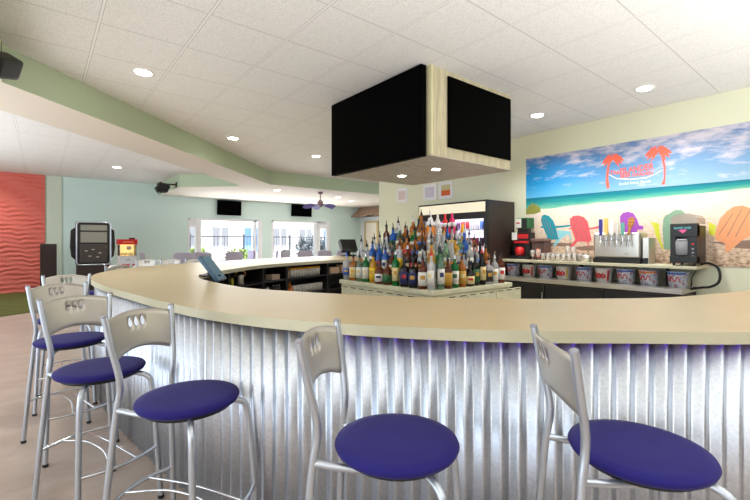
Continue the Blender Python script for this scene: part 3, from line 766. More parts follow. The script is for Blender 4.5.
# three framed notices
def pic(y0, y1, z0, z1, label, top, low, split):
    t = thing('picture_frame', label, 'picture frame', (0, 0, 0), 0, 'framed notices above the drinks fridge')
    fr = MB(); w = 0.055
    fr.box(MX - 0.022, MX, y0, y1, z0, z0 + w); fr.box(MX - 0.022, MX, y0, y1, z1 - w, z1); fr.box(MX - 0.022, MX, y0, y0 + w, z0 + w, z1 - w); fr.box(MX - 0.022, MX, y1 - w, y1, z0 + w, z1 - w)
    fr.build('frame', M['white'], t)
    zz = z0 + w + (z1 - z0 - 2 * w) * split
    MB().box(MX - 0.012, MX, y0 + w, y1 - w, zz, z1 - w).build('paper', top, t)
    if split > 0: MB().box(MX - 0.0125, MX, y0 + w, y1 - w, z0 + w, zz).build('paper_lower', low, t)
pk = mat('pink_paper', (226, 206, 204), 0.7, noise=0.1, nscale=60); lv = mat('lilac_paper', (214, 204, 222), 0.7, noise=0.15, nscale=60)
og = mat('orange_paper', (226, 104, 52), 0.7); yg = mat('yellow_green_paper', (206, 200, 150), 0.7, noise=0.15, nscale=60)
pic(6.07, 6.39, 2.03, 2.32, 'white framed notice, leftmost of three above the fridge', pk, None, 0)
pic(5.28, 5.62, 2.01, 2.315, 'white framed notice, middle of three above the fridge', lv, None, 0)
pic(4.89, 5.22, 2.01, 2.32, 'white framed notice with orange lower half above the fridge', yg, og, 0.5)

# ------------------------------------------------------------------ drinks fridge
fg = thing('drinks_fridge', 'black double glass door drinks fridge with lit white header', 'fridge', (0, 0, 0))
FX, FY0, FY1, FZ = 5.05, 3.64, 5.04, 1.84
cab = MB(); cab.box(FX + 0.05, 5.76, FY0, FY0 + 0.04, 0, FZ); cab.box(FX + 0.05, 5.76, FY1 - 0.04, FY1, 0, FZ); cab.box(5.72, 5.76, FY0 + .04, FY1 - .04, 0, FZ)
cab.box(FX + .05, 5.72, FY0 + .04, FY1 - .04, 0, 0.2); cab.box(FX + .05, 5.72, FY0 + .04, FY1 - .04, FZ - 0.20, FZ)
cab.build('cabinet', M['darkbrown'], fg)
MB().box(FX, FX + 0.05, FY0, FY1, FZ - 0.20, FZ).build('header_frame', M['black'], fg)
MB().box(FX - 0.006, FX, FY0 + 0.03, FY1 - 0.02, FZ - 0.17, FZ - 0.025).build('header_sign', emit('lit_header', (246, 236, 208), 0.22), fg)
MB().box(5.70, 5.72, FY0 + .04, FY1 - .04, .2, FZ - .2).build('liner', emit('fridge_interior_glow', (236, 228, 240), 0.7), fg)
mid = (FY0 + FY1) / 2
for a, b in ((FY0, mid - 0.005), (mid + 0.005, FY1)):
    d = MB(); d.box(FX, FX + .05, a, a + .06, .2, FZ - .2); d.box(FX, FX + .05, b - .06, b, .2, FZ - .2); d.box(FX, FX + .05, a + .06, b - .06, .2, .27); d.box(FX, FX + .05, a + .06, b - .06, FZ - .27, FZ - .2)
    do = d.build('door', M['black'], fg)
    MB().box(FX + .02, FX + .028, a + .06, b - .06, .27, FZ - .27).build('glass_pane', M['window_glass'], do)
    MB().box(FX - .03, FX, a + .02, a + .035, .8, 1.2).build('handle', M['chrome'], do)
for z in (0.55, 0.88, 1.16, 1.42): MB().box(FX + .1, 5.70, FY0 + .04, FY1 - .04, z - .012, z).build('shelf', M['white'], fg)
can_cols = [(170, 60, 90), (150, 70, 130), (90, 120, 190), (200, 190, 205), (176, 48, 60), (110, 70, 120)]
cm = [mat('can_%d' % i, c, 0.35, metal=0.2) for i, c in enumerate(can_cols)]
n_can = 0
can0 = None
shelf_name = {0.88: 'third shelf down', 1.16: 'second shelf down', 1.42: 'top shelf'}
cname = ['crimson', 'plum', 'blue', 'silver', 'red', 'purple']
for z in (0.88, 1.16, 1.42):
    for i in range(14):
        y = FY0 + 0.12 + i * 0.09
        ci = (i // 2 + int(z * 10)) % 6
        lab = '%s can, %s from the right on the fridge %s' % (cname[ci], ORD[i], shelf_name[z])
        if can0 is None:
            can0 = tag(MB().lathe([(0.026, 0), (0.033, 0.008), (0.033, 0.112), (0.027, 0.124), (0.024, 0.124)], 14).build('drink_can', cm[ci]), lab, 'can', 'cans in the drinks fridge'); c = can0
        else:
            c = can0.copy(); COL.objects.link(c); c['label'] = lab
        c.material_slots[0].link = 'OBJECT'; c.material_slots[0].material = cm[ci]
        c.location = (FX + 0.16, y, z)
ld = bpy.data.lights.new('fridge_lamp', 'AREA'); lo_ = bpy.data.objects.new('fridge_lamp', ld); COL.objects.link(lo_); ld.shape = 'RECTANGLE'; ld.size = 0.05; ld.size_y = 1.2; ld.energy = 5
lo_.location = (FX + 0.1, mid, FZ - 0.21)

# ------------------------------------------------------------------ liquor island with stepped display
IX0, IX1, IY0, IY1, IZ = 2.785, 4.08, 2.605, 4.12, 0.77
isl = thing('liquor_island', 'pale wood cabinet island carrying the stepped bottles', 'cabinet', (0, 0, 0))
MB().box(IX0 + .02, IX1 - .02, IY0 + .02, IY1 - .02, 0, IZ - .045).build('cabinet_body', M['island'], isl)
MB().box(IX0, IX1, IY0, IY1, IZ - .045, IZ).build('top', M['island'], isl, bevel=0.004)
for i in range(3):
    for face in (0, 1):
        w = (IY1 - IY0 - .08) / 3
        a = IY0 + .04 + i * w if face == 0 else IX0 + .04 + i * w
        b = MB()
        if face == 0: b.box(IX0 + .002, IX0 + .02, a + .006, a + w - .006, .08, IZ - .065)
        else: b.box(a + .006, a + w - .006, IY0 + .002, IY0 + .02, .08, IZ - .065)
        dd = b.build('door', M['island'], isl)
        for j in range(3):
            c = MB(); u = a + w * (j + .5) / 3
            if face == 0: c.box(IX0 - .0005, IX0 + .003, u - .045, u + .045, IZ - .082, IZ - .073)
            else: c.box(u - .045, u + .045, IY0 - .0005, IY0 + .003, IZ - .082, IZ - .073)
            c.build('vent_slot', M['dark'], dd)
TZ = [0.77, 0.865, 0.965, 1.065, 1.165]; TD = [0.072, 0.185, 0.295, 0.400, 0.500]
stp = thing('bottle_display_stand', 'tiered stand under the bottles on the pale island', 'display stand', (0, 0, 0))
for k in range(1, 5):
    d = TD[k] - 0.05
    MB().box(IX0 + d, IX1 - d, IY0 + d, IY1 - d, TZ[k - 1] if k > 1 else IZ, TZ[k]).build('step', M['boxwood'], stp)

# bottles
G = {
    'clear': glass('clear_glass', (248, 250, 250), 0.38, 0.32, drgb=(244, 245, 246)),
    'pale green': glass('pale_green_glass', (190, 224, 196), 0.22, 0.3, drgb=(170, 210, 180)),
    'green': glass('green_glass', (60, 170, 90), 0.5, 0.3, drgb=(26, 140, 66)),
    'dark green': glass('dark_green_glass', (40, 60, 30), 0.5, 0.3, drgb=(30, 44, 22)),
    'blue': glass('blue_glass', (90, 150, 236), 0.5, 0.3, drgb=(50, 120, 220)),
    'amber': glass('amber_glass', (226, 150, 60), 0.5, 0.3, drgb=(214, 130, 44)),
    'brown': glass('brown_glass', (150, 74, 36), 0.55, 0.3, drgb=(126, 60, 30)),
    'dark': glass('near_black_glass', (30, 20, 18), 0.7, 0.3, drgb=(28, 20, 20)),
    'gold': glass('gold_glass', (246, 196, 70), 0.5, 0.3, drgb=(240, 180, 50)),
    'red': glass('red_glass', (190, 30, 30), 0.5, 0.3, drgb=(180, 24, 30)),
    'yellow': mat('yellow_mixer', (244, 186, 20), 0.35), 'scarlet': mat('scarlet_mixer', (226, 30, 38), 0.35), 'pink': mat('pink_mixer', (232, 36, 110), 0.35), 'white': mat('white_mixer', (236, 232, 226), 0.35), 'orange': mat('orange_mixer', (244, 140, 20), 0.35),
}
LABM = {'white': mat('white_label', (232, 228, 218), 0.6, noise=0.12, nscale=120), 'cream': mat('cream_label', (226, 206, 150), 0.6, noise=0.15, nscale=110), 'gold': mat('gold_label', (206, 156, 60), 0.5, noise=0.2, nscale=90),
        'navy': mat('navy_label', (38, 44, 92), 0.6, noise=0.3, nscale=100), 'black': mat('black_label', (34, 32, 34), 0.6, noise=0.4, nscale=100), 'green': mat('green_label', (44, 100, 56), 0.6, noise=0.25, nscale=100),
        'red': mat('red_label', (196, 40, 40), 0.6, noise=0.2, nscale=100), 'yellow': mat('yellow_label', (240, 200, 44), 0.6, noise=0.12, nscale=100), 'blue': mat('blue_label', (60, 110, 190), 0.6, noise=0.25, nscale=100), 'orange': mat('orange_label', (230, 130, 50), 0.6, noise=0.2, nscale=100)}
CAPM = {'black': M['rubber'], 'chrome': M['chrome'], 'red': M['red'], 'blue': mat('blue_pourer', (40, 90, 200), 0.4), 'gold': mat('gold_foil', (200, 160, 70), 0.35, metal=0.7), 'white': M['white_print']}
KIND = {  # body profile, square exponent, label band (radius, z0, z1), neck top z
    'round': ([(0.034, 0), (0.038, 0.005), (0.0385, 0.178), (0.036, 0.192), (0.026, 0.208), (0.0155, 0.218), (0.0125, 0.228), (0.0120, 0.268)], None, (0.0391, 0.035, 0.150)),
    'tall': ([(0.031, 0), (0.034, 0.005), (0.0345, 0.205), (0.032, 0.222), (0.021, 0.240), (0.0135, 0.250), (0.0118, 0.260), (0.0115, 0.305)], None, (0.0351, 0.045, 0.170)),
    'square': ([(0.033, 0), (0.036, 0.005), (0.0365, 0.165), (0.034, 0.177), (0.022, 0.188), (0.0140, 0.195), (0.0122, 0.205), (0.0120, 0.255)], (0.02, 6), (0.0371, 0.028, 0.140)),
    'squat': ([(0.040, 0), (0.047, 0.008), (0.0485, 0.095), (0.044, 0.125), (0.030, 0.146), (0.0165, 0.158), (0.0125, 0.170), (0.0120, 0.220)], None, (0.0490, 0.022, 0.095)),
    'flared': ([(0.030, 0), (0.034, 0.005), (0.041, 0.165), (0.0385, 0.182), (0.024, 0.196), (0.0140, 0.204), (0.0122, 0.214), (0.0120, 0.262)], None, (0.0405, 0.050, 0.125)),
    'wine': ([(0.035, 0), (0.038, 0.006), (0.038, 0.170), (0.033, 0.198), (0.020, 0.228), (0.0140, 0.245), (0.0135, 0.318)], None, (0.0387, 0.05, 0.14)),
    'mixer': ([(0.040, 0), (0.043, 0.006), (0.043, 0.175), (0.034, 0.190), (0.034, 0.2)], None, None),
}
KM = {}
for kn, (pf, sq, lb) in KIND.items():
    o = MB().lathe([(0.0, 0.0)] + pf, 24, sq=sq).build('glass_body', G['clear']); KM[kn] = o.data; bpy.data.objects.remove(o)
    if lb:
        b = MB(); r, z0, z1 = lb; n = 14; v = []; f = []
        for i in range(n + 1):
            a = -1.15 + 2.3 * i / n; q = 1.0
            if sq: q = (abs(math.cos(a)) ** sq[1] + abs(math.sin(a)) ** sq[1]) ** (-1 / sq[1])
            for rr in (r * q, r * q - 0.0006):
                v += [(rr * math.cos(a), rr * math.sin(a), z0), (rr * math.cos(a), rr * math.sin(a), z1)]
        for i in range(n):
            q = i * 4; f += [(q, q + 4, q + 5, q + 1), (q + 2, q + 3, q + 7, q + 6), (q + 1, q + 5, q + 7, q + 3), (q, q + 2, q + 6, q + 4)]
        b.add(v, f, True); o = b.build('front_label', LABM['white']); KM[kn + 'L'] = o.data; bpy.data.objects.remove(o)
        b = MB(); zz = z0 + (z1 - z0) * .62; v = []; f = []
        for i in range(9):
            a = -0.5 + i / 8; q = 1.0
            if sq: q = (abs(math.cos(a)) ** sq[1] + abs(math.sin(a)) ** sq[1]) ** (-1 / sq[1])
            rr = r * q + 0.0005
            v += [(rr * math.cos(a), rr * math.sin(a), zz - (z1 - z0) * .16), (rr * math.cos(a), rr * math.sin(a), zz + (z1 - z0) * .14)]
        f = [(2 * i, 2 * i + 2, 2 * i + 3, 2 * i + 1) for i in range(8)]
        b.add(v, f, True); o = b.build('label_emblem', LABM['black']); KM[kn + 'E'] = o.data; bpy.data.objects.remove(o)
    zt = pf[-1][1]
    b = MB(); b.lathe([(0.0138, zt - 0.012), (0.0138, zt + 0.004), (0.0, zt + 0.004)], 14); b.lathe([(0.009, zt + .004), (0.009, zt + 0.014), (0.005, zt + 0.02)], 10)
    b.tube([(0, 0, zt + 0.015), (0.002, 0, zt + 0.04), (0.010, 0, zt + 0.055)], [0.0045, 0.004, 0.0032], 8)
    o = b.build('pourer', CAPM['black']); KM[kn + 'P'] = o.data; bpy.data.objects.remove(o)
b = MB(); b.lathe([(0.036, 0.198), (0.044, 0.202), (0.044, 0.232), (0.028, 0.240)], 20); o = b.build('collar', M['white']); KM['mixerC'] = o.data; bpy.data.objects.remove(o)
b = MB(); b.lathe([(0.027, 0.238), (0.024, 0.262), (0.012, 0.285), (0.010, 0.33), (0.0, 0.332)], 16); o = b.build('spout', M['white']); KM['mixerS'] = o.data; bpy.data.objects.remove(o)
def sub(name, me, parent, m):
    o = bpy.data.objects.new(name, me); COL.objects.link(o); o.parent = parent
    o.material_slots[0].link = 'OBJECT'; o.material_slots[0].material = m; return o
used = set()
def bottle(kind, g, lab, cap, loc, face, where, sc=1.0, em='black'):
    if kind == 'mixer': text = '%s mixer bottle with white collar, %s' % (g, where)
    else:
        sh = {'round': '', 'tall': 'tall ', 'square': 'square ', 'squat': 'squat ', 'flared': 'flared ', 'wine': 'long-necked '}[kind]
        text = '%s%s bottle, %s label, %s' % (sh, g, lab, where)
    t = thing('liquor_bottle', text, 'bottle', loc, face, 'bottles on the tiered island')
    t.scale = (sc, sc, sc)
    sub('glass_body', KM[kind], t, G[g])
    if kind == 'mixer':
        sub('collar', KM['mixerC'], t, M['white']); sub('spout', KM['mixerS'], t, G[lab])
    else:
        l_ = sub('front_label', KM[kind + 'L'], t, LABM[lab]); sub('label_emblem', KM[kind + 'E'], l_, LABM[em])
        sub('pourer', KM[kind + 'P'], t, CAPM[cap])
    return t
FRONT_L = [('flared', 'clear', 'blue', 'blue'), ('square', 'amber', 'cream', 'black'), ('round', 'pale green', 'white', 'black'), ('round', 'green', 'white', 'chrome'), ('round', 'gold', 'yellow', 'black'), ('squat', 'brown', 'white', 'black'),
           ('squat', 'brown', 'green', 'black'), ('tall', 'green', 'cream', 'chrome'), ('square', 'dark', 'navy', 'black'), ('square', 'dark', 'navy', 'black'), ('square', 'brown', 'white', 'black'), ('round', 'brown', 'white', 'gold')]
FRONT_R = [('tall', 'pale green', 'white', 'black'), ('square', 'brown', 'gold', 'black'), ('round', 'green', 'white', 'chrome'), ('round', 'amber', 'gold', 'black'), ('squat', 'dark', 'cream', 'black'), ('round', 'dark green', 'green', 'black'),
           ('tall', 'dark', 'cream', 'red'), ('square', 'clear', 'black', 'black'), ('round', 'clear', 'white', 'chrome'), ('round', 'brown', 'white', 'black'), ('square', 'amber', 'cream', 'black')]
rnd = random.Random(11)
pool_k = ['round', 'tall', 'square', 'round', 'flared', 'tall', 'squat', 'wine']
pool_g = ['clear', 'clear', 'clear', 'amber', 'clear', 'dark', 'blue', 'brown', 'pale green', 'gold', 'amber', 'clear', 'clear', 'clear', 'green']
pool_l = ['white', 'cream', 'red', 'white', 'gold', 'black', 'blue', 'yellow', 'white', 'orange', 'green', 'navy']
pool_c = ['black', 'black', 'black', 'black', 'chrome', 'black', 'black', 'gold', 'chrome']
rowname = ['bottom row', 'second row', 'third row', 'fourth row', 'top row']
def jitter(a=0.006): return rnd.uniform(-a, a)
for k in range(5):
    d = TD[k]; n = [12, 11, 9, 7, 5][k]
    A = IY1 - d + (0.02 if k == 0 else 0); Bq = IY0 + d
    for i in range(n):
        y = A + (Bq - A) * i / (n - 1)
        if k == 0: spec = FRONT_L[i]
        else: spec = (rnd.choice(pool_k), rnd.choice(pool_g), rnd.choice(pool_l), rnd.choice(pool_c))
        if k == 0 and i == n - 1: spec = ('tall', 'clear', 'white', 'red')
        w = '%s from left on %s, left side' % (ORD[i], rowname[k])
        if k == 1 and i in (3, 4): spec = [('tall', 'blue', 'blue', 'black'), ('round', 'blue', 'white', 'black')][i - 3]
        if k == 2 and i == 5: spec = ('round', 'amber', 'red', 'black')
        if k == 4 and i == 4: spec = ('wine', 'dark green', 'gold', 'black')
        bottle(spec[0], spec[1], spec[2], spec[3], (IX0 + d + jitter(), y + jitter(0.004), TZ[k]), R_(-150) + jitter(0.3), w, rnd.uniform(1.06, 1.18), rnd.choice(['gold', 'red', 'navy', 'green', 'gold', 'cream']))
    m_ = [10, 9, 8, 6, 4][k]; x0_ = IX0 + d + 0.115; x1_ = IX1 - d - (0.05 if k < 2 else 0)
    for i in range(m_):
        x = x0_ + (x1_ - x0_) * i / (m_ - 1) if m_ > 1 else x0_
        if k == 0: spec = FRONT_R[i]
        else: spec = (rnd.choice(pool_k), rnd.choice(pool_g), rnd.choice(pool_l), rnd.choice(pool_c))
        w = '%s from corner on %s, right side' % (ORD[i], rowname[k])
        if k == 4:
            spec = [('mixer', 'orange', 'white', 'white'), ('mixer', 'white', 'white', 'white'), ('mixer', 'scarlet', 'scarlet', 'w'), ('mixer', 'pink', 'pink', 'w')][i]
            x = [3.29, 3.41, 3.53, 3.65][i]
        if k == 3 and i == m_ - 1: spec = ('mixer', 'yellow', 'yellow', 'w'); x = 3.72
        bottle(spec[0], spec[1], spec[2], spec[3], (x + jitter(0.004), IY0 + d + jitter(), TZ[k]), R_(-120) + jitter(0.3), w, rnd.uniform(1.06, 1.18), rnd.choice(['gold', 'red', 'navy', 'green', 'gold', 'cream']))
for i, (x, y, sp) in enumerate([(3.47, 3.46, ('wine', 'dark', 'gold', 'gold')), (3.60, 3.40, ('mixer', 'yellow', 'yellow', 'w')), (3.38, 3.34, ('wine', 'dark green', 'cream', 'black')), (3.50, 3.32, ('mixer', 'white', 'scarlet', 'w'))]):
    bottle(*sp, (x, y, TZ[4]), R_(-135), 'inner top tier, %s of four' % ORD[i], 1.08)

# ------------------------------------------------------------------ back bar along the mural wall
bb = thing('back_bar_cooler', 'black under-counter cooler with stainless top below the buckets', 'cooler', (0, 0, 0))
BX, BY0, BY1, BZT = 5.20, 1.32, 3.60, 0.72
MB().box(BX + .03, MX - .005, BY0 + .02, BY1, 0, BZT - .05).build('body', M['darkbrown'], bb)
MB().box(BX, MX - .005, BY0, BY1, BZT - .05, BZT).build('stainless_top', M['steel'], bb, bevel=0.004)
for i in range(3):
    w = (BY1 - BY0 - .06) / 3; a = BY0 + .04 + i * w
    do = MB().box(BX + .005, BX + .03, a + .006, a + w - .006, .1, BZT - .07).build('door', M['black'], bb)
    MB().box(BX - .015, BX + .005, a + .02, a + .035, .3, .55).build('handle', M['chrome'], do)
sh = thing('drinks_shelf', 'long beige shelf on the mural wall above the buckets', 'shelf', (0, 0, 0))
SX, SZ = 5.34, 0.965
MB().box(SX, MX - .009, 1.234, 3.61, SZ - .035, SZ).build('board', M['laminate_edge'], sh, bevel=0.003)
for y in (1.60, 2.6, 3.35):
    MB().box(5.70, MX - .009, y - .012, y + .012, BZT, SZ - .035).build('support_bracket', M['dark'], sh)
# buckets
BYs = [3.49, 3.229, 2.98, 2.724, 2.454, 2.214, 1.963, 1.72, 1.439]
b_desc = [('white and blue', 1), ('white with red script', 0), ('blue and white', 1), ('white with red and yellow script', 0), ('blue white and orange', 1), ('white with red script', 0), ('blue white and orange', 1), ('blue and orange', 1), ('blue, red and white', 1)]
white_b = mat('white_bucket', (232, 228, 222), 0.4, noise=0.05); 
def bucket_mat(i):
    m, n, l, p, out = newmat('printed_bucket_%d' % i)
    t = n.new('ShaderNodeTexCoord'); v = n.new('ShaderNodeTexNoise'); v.inputs['Scale'].default_value = 22 + i; v.inputs['Detail'].default_value = 5
    l.new(t.outputs['Object'], v.inputs['Vector'])
    r = n.new('ShaderNodeValToRGB'); r.color_ramp.interpolation = 'CONSTANT'; e = r.color_ramp.elements
    e[0].position = 0; e[0].color = (*lin((96, 140, 205)), 1); e[1].position = .38; e[1].color = (*lin((226, 226, 232)), 1)
    for ps, c in ((.56, (176, 186, 214)), (.64, (205, 80, 76)), (.72, (230, 140, 80))): q = e.new(ps); q.color = (*lin(c), 1)
    l.new(v.outputs['Fac'], r.inputs[0]); l.new(r.outputs[0], p.inputs['Base Color']); p.inputs['Roughness'].default_value = 0.4
    return m
for i, y in enumerate(BYs):
    cdesc, kind = b_desc[i]
    t = thing('ice_bucket', '%s bucket, %s from the left under the shelf' % (cdesc, ORD[i]), 'bucket', (5.50, y, BZT), 0, 'beer buckets on the back bar')
    body = MB(); body.lathe([(0.078, 0), (0.082, 0.004), (0.102, 0.165), (0.106, 0.168), (0.106, 0.174), (0.099, 0.174), (0.078, 0.01), (0, 0.01)], 32)
    body.build('pail', bucket_mat(i) if kind else white_b, t)
    def bend(a, z, rr=0.0): 
        r = 0.082 + 0.020 * (z / 0.165) + 0.001 + rr; return Vector((-r * math.cos(a), -r * math.sin(a) * -1, z))
    if kind == 0:
        s_ = MB()
        for c0 in (-0.75, -0.30, 0.15):
            s_.tube(cr([bend(-(c0 + .32), .055), bend(-(c0 + .05), .115), bend(-c0, .07), bend(-(c0 + .12), .05), bend(-(c0 + .3), .10), bend(-(c0 + .42), .06)], 4), 0.0055, 6)
        s_.build('red_script', M['red'], t)
        o2 = MB().tube([bend(-.85, .02), bend(-.85, .15)], 0.010, 6).build('side_stripe', M['red'] if i != 3 else LABM['yellow'], t)
    else:
        s_ = MB().tube(cr([bend(a_ * .3 - 1.0 + .5, .09 + .028 * ((j % 2) * 2 - 1)) for j, a_ in enumerate(range(6))], 4), 0.005, 6); s_.build('red_script', M['red'], t)
        b2 = MB(); vv = []
        for j in range(13):
            a = -1.1 + 2.2 * j / 12
            vv += [bend(a, .142), bend(a, .164)]
        b2.add(vv, [(2 * j, 2 * j + 2, 2 * j + 3, 2 * j + 1) for j in range(12)], True); b2.build('rim_band', LABM['blue'] if i % 2 == 0 else LABM['orange'], t, solid=0.0008)

# beer tap tower
tp_ = thing('beer_tap_tower', 'stainless box beer tower with tap handles on the shelf', 'beer tap', (0, 0, 0))
TX0, TX1, TY0, TY1 = 5.42, 5.70, 1.79, 2.31
MB().box(TX0, TX1, TY0, TY1, SZ + .06, 1.335).build('housing', M['steel'], tp_, bevel=0.025, seg=4)
MB().box(TX0 - .01, TX1, TY0 - .01, TY1 + .0, SZ, SZ + .06).build('base', M['black'], tp_, bevel=0.004)
MB().prism([(math.cos(a) * .028, math.sin(a) * .012) for a in [2 * PI * q / 20 for q in range(20)]], lambda a, b, d: (TX0 - d, 1.93 + a, 1.08 + b), 0.003).build('maker_badge', M['plate'], tp_)
hc = [('navy handle', mat('navy_handle', (52, 50, 140), 0.4), .20), ('yellow handle', mat('yellow_handle', (224, 190, 90), 0.4), .21), ('white handle', M['white_print'], .18), ('pale handle', mat('pale_handle', (206, 206, 196), 0.4), .16), ('green and white handle', mat('teal_handle', (96, 160, 150), 0.4), .15), ('brown paddle handle', wood_mat('tap_wood', (150, 90, 36), (206, 150, 70)), .20)]
for i, (nm, mm, hh) in enumerate(hc):
    y = 2.20 - i * 0.062
    tap = MB(); tap.tube([(TX0, y, 1.24), (TX0 - .055, y, 1.24), (TX0 - .075, y, 1.20), (TX0 - .078, y, 1.165)], [.012, .012, .011, .009], 10); tap.lathe([(.012, 0), (.014, .02), (.007, .055)], 10, c=(TX0 - .05, y, 1.245))
    to = tap.build('faucet', M['chrome'], tp_)
    b = MB()
    if i == 5:
        b.prism([(-.012, 0), (.012, 0), (.014, .08), (.034, .13), (.034, .19), (.0, .215), (-.034, .19), (-.034, .13), (-.014, .08)], lambda a, z, d: (TX0 - .06 + d, y - .035 * (z / .2) + a, 1.30 + z), .02)
    else: b.prism([(-.014, 0), (.014, 0), (.021, hh * .5), (.019, hh), (-.019, hh), (-.021, hh * .5)], lambda a, z, d: (TX0 - .062 + d, y + a, 1.30 + z), .022)
    ho = b.build('tap_handle', mm, to, bevel=.004); ho['label'] = nm
# small grey drip unit at its right
dn = thing('tap_side_unit', 'grey metal unit attached right of the beer tower', 'dispenser', (0, 0, 0))
MB().box(5.46, 5.68, 1.71, 1.775, SZ, 1.27).build('case', M['steel'], dn, bevel=.006)
MB().box(5.455, 5.46, 1.715, 1.77, SZ + .005, SZ + .07).build('lower_panel', M['black'], dn)

# frozen drink machine
im = thing('frozen_drink_machine', 'black frozen drink machine with clear ice hopper and jug', 'drink machine', (0, 0, 0))
IX, JX, JY0, JY1 = 5.36, 5.70, 1.235, 1.475
MB().box(IX + .10, JX, JY0, JY1, SZ + .03, 1.40).build('rear_housing', M['black'], im, bevel=.008)
fr = MB(); fr.box(IX, IX + .10, JY1 - .05, JY1, SZ + .03, 1.41); fr.box(IX, IX + .10, JY0, JY0 + .085, SZ + .03, 1.41); fr.box(IX - .004, IX + .10, JY0, JY1, 1.275, 1.42); fr.box(IX - .02, IX + .10, JY0, JY1, SZ + .03, SZ + .105)
fr.build('front_housing', M['black'], im, bevel=.006)
hp = MB()
hp.box(IX + .015, JX - .01, JY0 + .005, JY1 - .005, 1.42, 1.475)
hp.prism([(JY0 + .005, 1.475), (JY1 - .005, 1.475), (JY1 - .03, 1.51), (JY1 - .08, 1.525), (JY0 + .08, 1.525), (JY0 + .03, 1.51)], lambda a, z, d: (IX + .015 + d, a, z), .31)
hp.build('ice_hopper', glass('frosted_hopper', (226, 216, 206), 0.38, .2, drgb=(226, 214, 200)), im)
for y in (JY0 + .03, JY1 - .03):
    for x in (IX + .02, JX - .03): MB().lathe([(.012, 0), (.014, .03)], 12, c=(x, y, SZ)).build('foot', M['rubber'], im)
jg = MB(); jg.lathe([(.055, 0), (.062, .01), (.066, .14), (.060, .15)], 24, c=(IX + .035, 1.372, SZ + .115)); jo = jg.build('blender_jug', glass('jug_plastic', (226, 228, 230), .35, .3, drgb=(224, 226, 230)), im)
MB().lathe([(.058, 0), (.062, .0), (.050, .022), (0, .022)], 24, c=(IX + .035, 1.372, SZ + .268)).build('jug_lid', M['grey'], jo)
MB().lathe([(.04, 0), (.045, .012)], 20, c=(IX + .035, 1.372, SZ + .104)).build('jug_base', M['dark'], jo)
text_mesh('lettering', 'ISLAND OASIS', .034, M['cyan'], frame((IX - .0045, 1.362, 1.372), (0, -1, 0), (0, 0, 1)), im, xscale=.72)
MB().prism([(-.04, .008), (-.015, .016), (.02, .018), (.04, .01), (.02, -.006), (.012, -.018), (-.008, -.018), (-.016, -.004)], lambda a, z, d: (IX - .004 - d, 1.362 - a, 1.338 + z), .001).build('pink_emblem', M['pink'], im)
for z in (1.14, 1.10, 1.06): MB().box(IX - .003, IX, 1.262, 1.282, z, z + .018).build('button', M['grey'], im)
MB().box(IX - .003, IX, 1.262, 1.282, 1.19, 1.21).build('power_light', M['red'], im)
# black hose looping at the right end of the shelf
hs = MB().tube(cr([(5.60, 1.243, .985), (5.60, 1.18, .99), (5.58, 1.11, .95), (5.56, 1.085, .87), (5.55, 1.10, .79), (5.52, 1.16, .745), (5.48, 1.22, .735), (5.45, 1.316, .715)], 8), .013, 12).build('drain_hose', M['rubber'])
tag(hs, 'thick black hose looping at the right end of the shelf', 'hose')
cb = MB().tube(cr([(5.65, 1.30, .925), (5.62, 1.31, .89), (5.58, 1.33, .83), (5.56, 1.33, .76), (5.56, 1.34, .728)], 6), .006, 8).build('power_cable', M['rubber'])
tag(cb, 'thin black cable behind the last bucket on the right', 'cable')

# left end of the shelf: mixers machine, glasses
dm = thing('cocktail_dispenser', 'black and red drink dispenser at the left end of the shelf', 'dispenser', (0, 0, 0))
MB().box(5.50, 5.72, 3.24, 3.56, SZ, SZ + .05).build('base', M['black'], dm, bevel=.004)
MB().box(5.58, 5.72, 3.27, 3.55, SZ + .05, 1.36).build('column', M['black'], dm, bevel=.006)
MB().box(5.555, 5.58, 3.29, 3.53, 1.20, 1.235).build('red_bar', M['red'], dm)
MB().lathe([(.0, 0), (.055, .0), (.07, .06), (.05, .12), (0, .13)], 20, c=(5.55, 3.42, SZ + .055)).build('red_globe', M['red'], dm)
MB().box(5.53, 5.58, 3.48, 3.54, 1.25, 1.36).build('white_card', M['white_print'], dm)
MB().box(5.57, 5.60, 3.30, 3.46, 1.27, 1.34).build('red_panel', M['red'], dm)
MB().box(5.56, 5.66, 3.30, 3.46, 1.36, 1.42).build('neck', M['darkbrown'], dm)
hd = MB().box(5.54, 5.68, 3.26, 3.48, 1.42, 1.575).build('top_tank', mat('green_tank', (40, 96, 48), .35), dm, bevel=.01)
MB().box(5.532, 5.54, 3.39, 3.475, 1.43, 1.565).build('white_front_label', LABM['white'], hd); MB().box(5.53, 5.532, 3.41, 3.465, 1.49, 1.51).build('red_label_band', M['red'], hd)
MB().box(5.532, 5.54, 3.30, 3.37, 1.43, 1.56).build('dark_window', M['black'], hd)
gm = thing('coffee_grinder', 'dark brown squat machine with orange emblem right of the red dispenser', 'appliance', (0, 0, 0))
MB().box(5.54, 5.72, 3.02, 3.225, SZ, 1.22).build('body', mat('bronze_plastic', (92, 66, 60), .4), gm, bevel=.012)
MB().box(5.52, 5.72, 3.01, 3.235, 1.22, 1.27).build('lid', mat('bronze_lid', (120, 92, 84), .4), gm, bevel=.02, seg=4)
e_ = MB().lathe([(0, 0), (.03, .0), (.035, .05), (.022, .09), (.01, .13), (0, .14)], 14, c=(5.53, 3.12, SZ + .03)).build('orange_emblem', mat('orange_lamp', (240, 86, 50), .4), gm)
gl_m = glass('tumbler_glass', (248, 247, 244), .26, .12, drgb=(246, 238, 230))
tum = MB(); tum.lathe([(.0, .004), (.026, .004), (.033, .10), (.0345, .10), (.027, 0), (0, 0)], 18)
g0 = None
